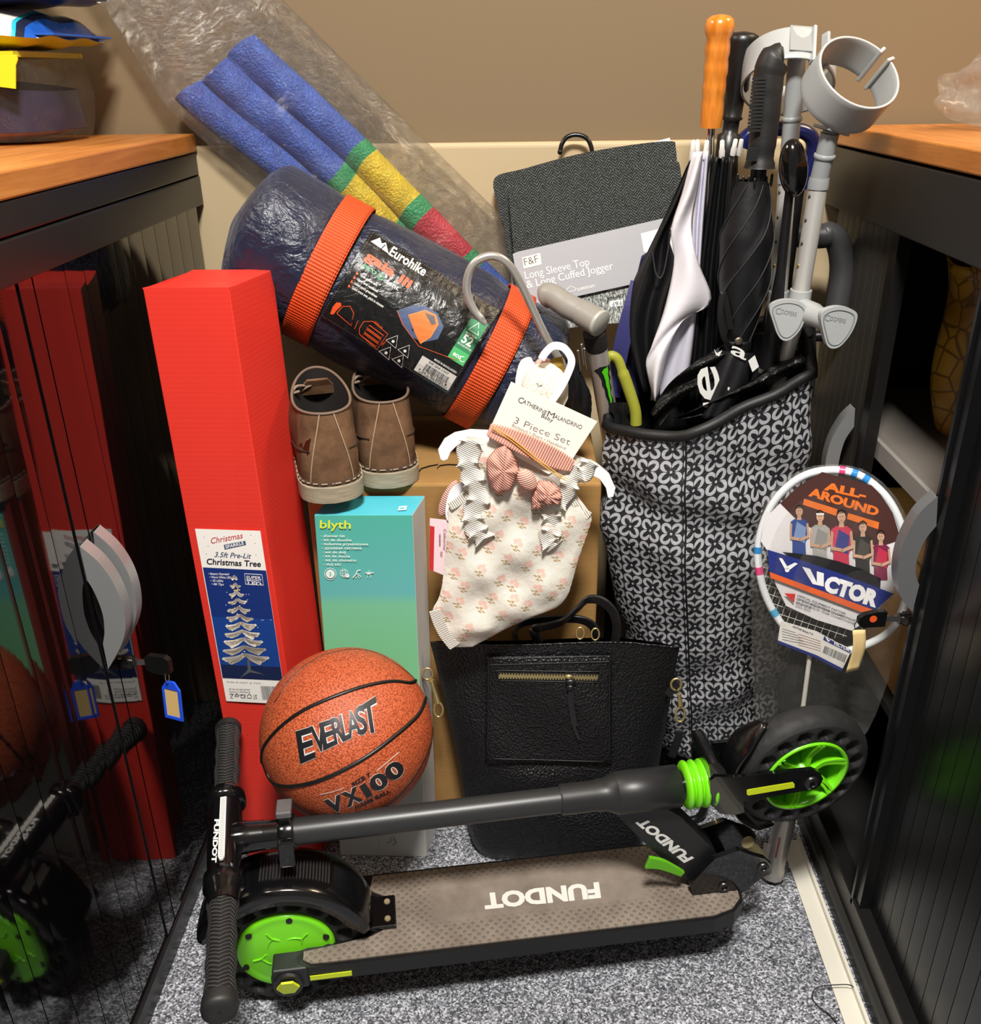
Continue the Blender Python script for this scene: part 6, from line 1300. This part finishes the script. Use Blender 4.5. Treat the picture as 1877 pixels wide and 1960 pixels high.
# side tag and the pink shorts peeking out
MB().prism(BF, bp([(822, 996), (858, 1000), (850, 1106), (821, 1094)]), -.009, -.008, P('e9cfd6', .5)).prism(BF, bp([(822, 1010), (831, 1012), (829, 1098), (821, 1094)]), -.0078, -.0072, P('c02a30', .5)).build('price_tag', baby)
D = Decal(on_frame(BF, -.0068), .0004); D.text('Catherine', (849, 1012), (848, 1052), (5, 1), '6d5d50').text('NV', (842, 1056), (842, 1066), (5, 0), '8a3a48').bars([(843, 1022), (843, 1045), (840, 1045), (840, 1022)], '6a2a38', 3, 8); D.build('tag_print', baby)
MB().ball(Frame(BF(*BF.pix(858, 960), -.012), BF.X, Z=BF.Z), .010, .030, .006, ribm('b98a80', 'e0b0a6', BF.Y, .003), 14, 10).build('pink_shorts', baby)
MB().prism(BF, bp(smoothpath([(856, 955), (866, 935), (890, 925), (900, 940), (880, 960), (872, 990), (858, 1000), (852, 985)], 3, True)), -.007, -.0045, HANG).build('shorts_hanger', baby)

# baby bootie hung behind
bt_ = thing('baby_bootie', 'cream knitted baby bootie on a card above the floral clothes tag', 'shoe', PY(1040, 780, 1.215).to_tuple())
cf_ = Frame(PY(1030, 730, 1.222), (1, -.05, 0), Z=(0, -1, .25))
MB().prism(cf_, smoothpath([cf_.pix(*q) for q in [(986, 740), (992, 700), (1002, 686), (1016, 684), (1024, 695), (1060, 700), (1085, 720), (1078, 780), (1000, 790)]], 3, True), -.0015, 0, P('e6dfcb', .6)).build('backing_card', bt_)
n = NT('mesh_knit'); v = n.voro(n.co(), 420); n.put(n.b.inputs['Base Color'], n.mix(n.step(v, .2, .45), lin('b5aa92'), lin('ece4d2'))); n.set(rough=.8); n.bump(v, .5, .001).node.invert = True
MB().ball(Frame(cf_(*cf_.pix(1040, 738), .012), cf_.X*.8-cf_.Y*.3, Z=cf_.Z), .030, .034, .018, n.m, 26, 16).build('toe_upper', bt_)
lab(MB().ball(Frame(cf_(*cf_.pix(1040, 698), .012), cf_.X, Z=cf_.Z), .013, .010, .006, ribm('c9968c', 'e6bcb2', cf_.X+cf_.Y, .002), 14, 8).build('tongue', bt_), 'pink tongue')
lab(MB().strip([cf_(*cf_.pix(1064, 684), .014), cf_(*cf_.pix(1068, 700), .018), cf_(*cf_.pix(1072, 716), .014)], cf_.X, .015, .002, ribm('5e4a1c', 'a98a3c', cf_.Y, .0016)).build('heel_loop', bt_), 'gold loop')
MB().tube(smoothpath([cf_(*cf_.pix(u, v), .017) for u, v in [(1012, 764), (1030, 772), (1052, 770), (1072, 756), (1080, 735)]], 5), .003, P('efece6', .5), 8).build('sole_edge', bt_)
D = Decal(on_frame(cf_, .0305)); D.line([(1025, 735), (1030, 733), (1029, 739), (1038, 737)], 1.4, '4c5560').build('stitched_mark', bt_)

# ================================================================== THINGS ON THE CABINET TOPS
ZT = 1.1175
def packet(name, label, cat, c, hx, hy, hz, mat, rz=0, seam=None, extra=None):
    t = thing(name, label, cat, (c[0], c[1], c[2]-hz), 'foil packets stacked on the left cabinet'); f_ = Frame(c, (cos(rz), sin(rz), 0), (-sin(rz), cos(rz), 0)); r_ = random.Random(hash(label) % 99 if 0 else len(label)); ph = r_.random()*6
    def sf(s_): return lambda u, v: (lambda a, b: f_(hx*a, hy*b, (hz*.5 if s_ > 0 else -hz*.5)*0-hz*.55+s_*hz*(1.5 if s_ > 0 else .45)*(max(0, (1-abs(a)**3)*(1-abs(b)**3)))**.36+.002*sin(a*9+b*7+ph)))(-1+2*u, -1+2*v)
    for nm, s_, mt in (('upper_face', 1, mat[0]), ('lower_face', -1, mat[1])): MB().grid(sf(s_), 22, 22, mt, flip=s_ < 0).build(nm, t, fixn=False)
    return t, f_
def bandmat(nm, stops, axis, rough=.3):
    q = NT(nm); s_ = q.sep(q.co())[axis]; q.put(q.b.inputs['Base Color'], q.ramp(q.step(s_, -.17, .17), stops)); q.set(rough=rough, coat=.3); q.bump(q.noise(q.co(), 22, 5, .6, 1), .6, .008)
    q.t.nodes[-1]; 
    for nd in q.t.nodes:
        if nd.type == 'VALTORGB': nd.color_ramp.interpolation = 'CONSTANT'
    return q.m
PW = bandmat('packet_white', [(0, 'e4e1d8'), (.60, 'e9e6de'), (.885, '2bb0c4'), (.90, '1c2338'), (.93, '1f57b5'), (.965, 'd9d9d6')], 0)
PW2 = bandmat('packet_white_b', [(0, 'e6e3db'), (.93, '1a2c5c'), (1, '1a2c5c')], 0); PYL = P('d9c51e', .35, bump=(24, .4)); PBL = P('182c63', .35, bump=(30, .3)); PTOP = P('2c58a4', .35, bump=(24, .3))
sx, sy = -.84, 1.36
def at_top(u, v, y): return PY(u, v, y)
z1 = PY(90, 90, 1.36).z; z2 = PY(90, 45, 1.36).z; z3 = PY(40, 8, 1.36).z
pk1, _ = packet('foil_packet', 'puffy white packet with a yellow base, directly on the clear tray', 'packet', (-.775, 1.43, ZT+.146), .16, .115, .0275, (PW, PYL))
pk2, _ = packet('foil_packet', 'white packet with a dark blue crimped end, second from the top of the stack', 'packet', (-.775, 1.43, ZT+.195), .165, .115, .0235, (P('e6e3db', .35, bump=(24, .3)), PBL))
pk3, _ = packet('foil_packet', 'white and blue packet on the very top of the left-hand stack', 'packet', (-.835, 1.43, ZT+.245), .155, .115, .022, (P('dfe2e6', .35, bump=(24, .3)), PTOP))
for t_, mt, x_, z_ in ((pk1, P('2158b8', .3), -.615, ZT+.134), (pk2, PBL, -.612, ZT+.183), (pk3, PTOP, -.682, ZT+.234)):
    MB().prism(Frame((x_, 1.43, z_), (1, 0, 0), (0, 1, 0)), [(-.02, -.11), (.018, -.095), (.022, -.03), (.020, .09), (-.02, .11)], -.0012, .0012, mt).build('crimped_end', t_)
ty_ = thing('clear_tray', 'clear plastic tray with a purple lining at the bottom of the left-hand stack', 'tray', (-.785, 1.43, ZT))
trf = Frame((-.785, 1.43, ZT), (1, 0, 0), (0, 1, 0)); sq_ = lambda a, k: (abs(cos(a))**k*(1 if cos(a) > 0 else -1), abs(sin(a))**k*(1 if sin(a) > 0 else -1))
TRF = film('tray_film', .06, 30, gl=.35)
def trayf(u, v): c_, s_ = sq_(2*pi*u, .5); e = .93+.07*sin(pi*v); return trf(.165*c_*e, .115*s_*e, .004+.112*v)
m = MB().grid(trayf, 48, 8, TRF, cu=True); m.build('tray_wall', ty_)
m = MB().grid(lambda u, v: (lambda cs: trf(.15*cs[0]*(1-.03*v), .103*cs[1]*(1-.03*v), .016+.066*v+.016*cs[0]*(-1)*v))(sq_(2*pi*u, .55)), 48, 4, P('241f3e', .35), cu=True); m.add([trf(.15*sq_(2*pi*k/48, .55)[0], .103*sq_(2*pi*k/48, .55)[1], .0155) for k in range(48)], [tuple(range(48))], P('241f3e', .35)); m.build('purple_lining', ty_)
m = MB().grid(lambda u, v: (lambda cs: trf(.147*cs[0]*(.55+.45*v), .101*cs[1]*(.55+.45*v), .001+.0145*v))(sq_(2*pi*u, .6)), 48, 4, P('a85f22', .4), cu=True); m.build('orange_base', ty_)
lab(MB().box(trf, (-.14, -.112, .108), (.138, .10, .1145), P('dccb23', .4)).prism(Frame(trf(0, -.116, .110), (1, 0, 0), Z=(0, -1, .1)), [(-.14, 0), (-.14, -.006), (.085, -.010), (.088, -.034), (.136, -.040), (.141, -.013), (.145, -.006), (.145, 0)], -.001, .001, P('dccb23', .4)).build('yellow_card', ty_), 'yellow card')
rr = random.Random(11); cr2 = [(rr.uniform(-70, 70), rr.uniform(-70, 70), rr.uniform(-70, 70), rr.uniform(0, 6)) for _ in range(10)]
def crum(u, v):
    c_ = V((.685, 1.43, ZT+.0)); p = V((.085*cos(2*pi*u)*sin(pi*v), .07*sin(2*pi*u)*sin(pi*v), .045-.045*cos(pi*v))); d = sum(abs(sin(p.x*a+p.y*b+p.z*c+e)) for a, b, c, e in cr2)/10-.6
    q = p+V((p.x, p.y, p.z*.6))*d*1.1; q.z = max(0.0005, q.z); return c_+q
tag(MB().grid(crum, 46, 26, film('crumpled_film', .3, 34, gl=.7), cu=True).build('plastic_bag'), 'crumpled clear plastic bag lying on the right cabinet top', 'bag')
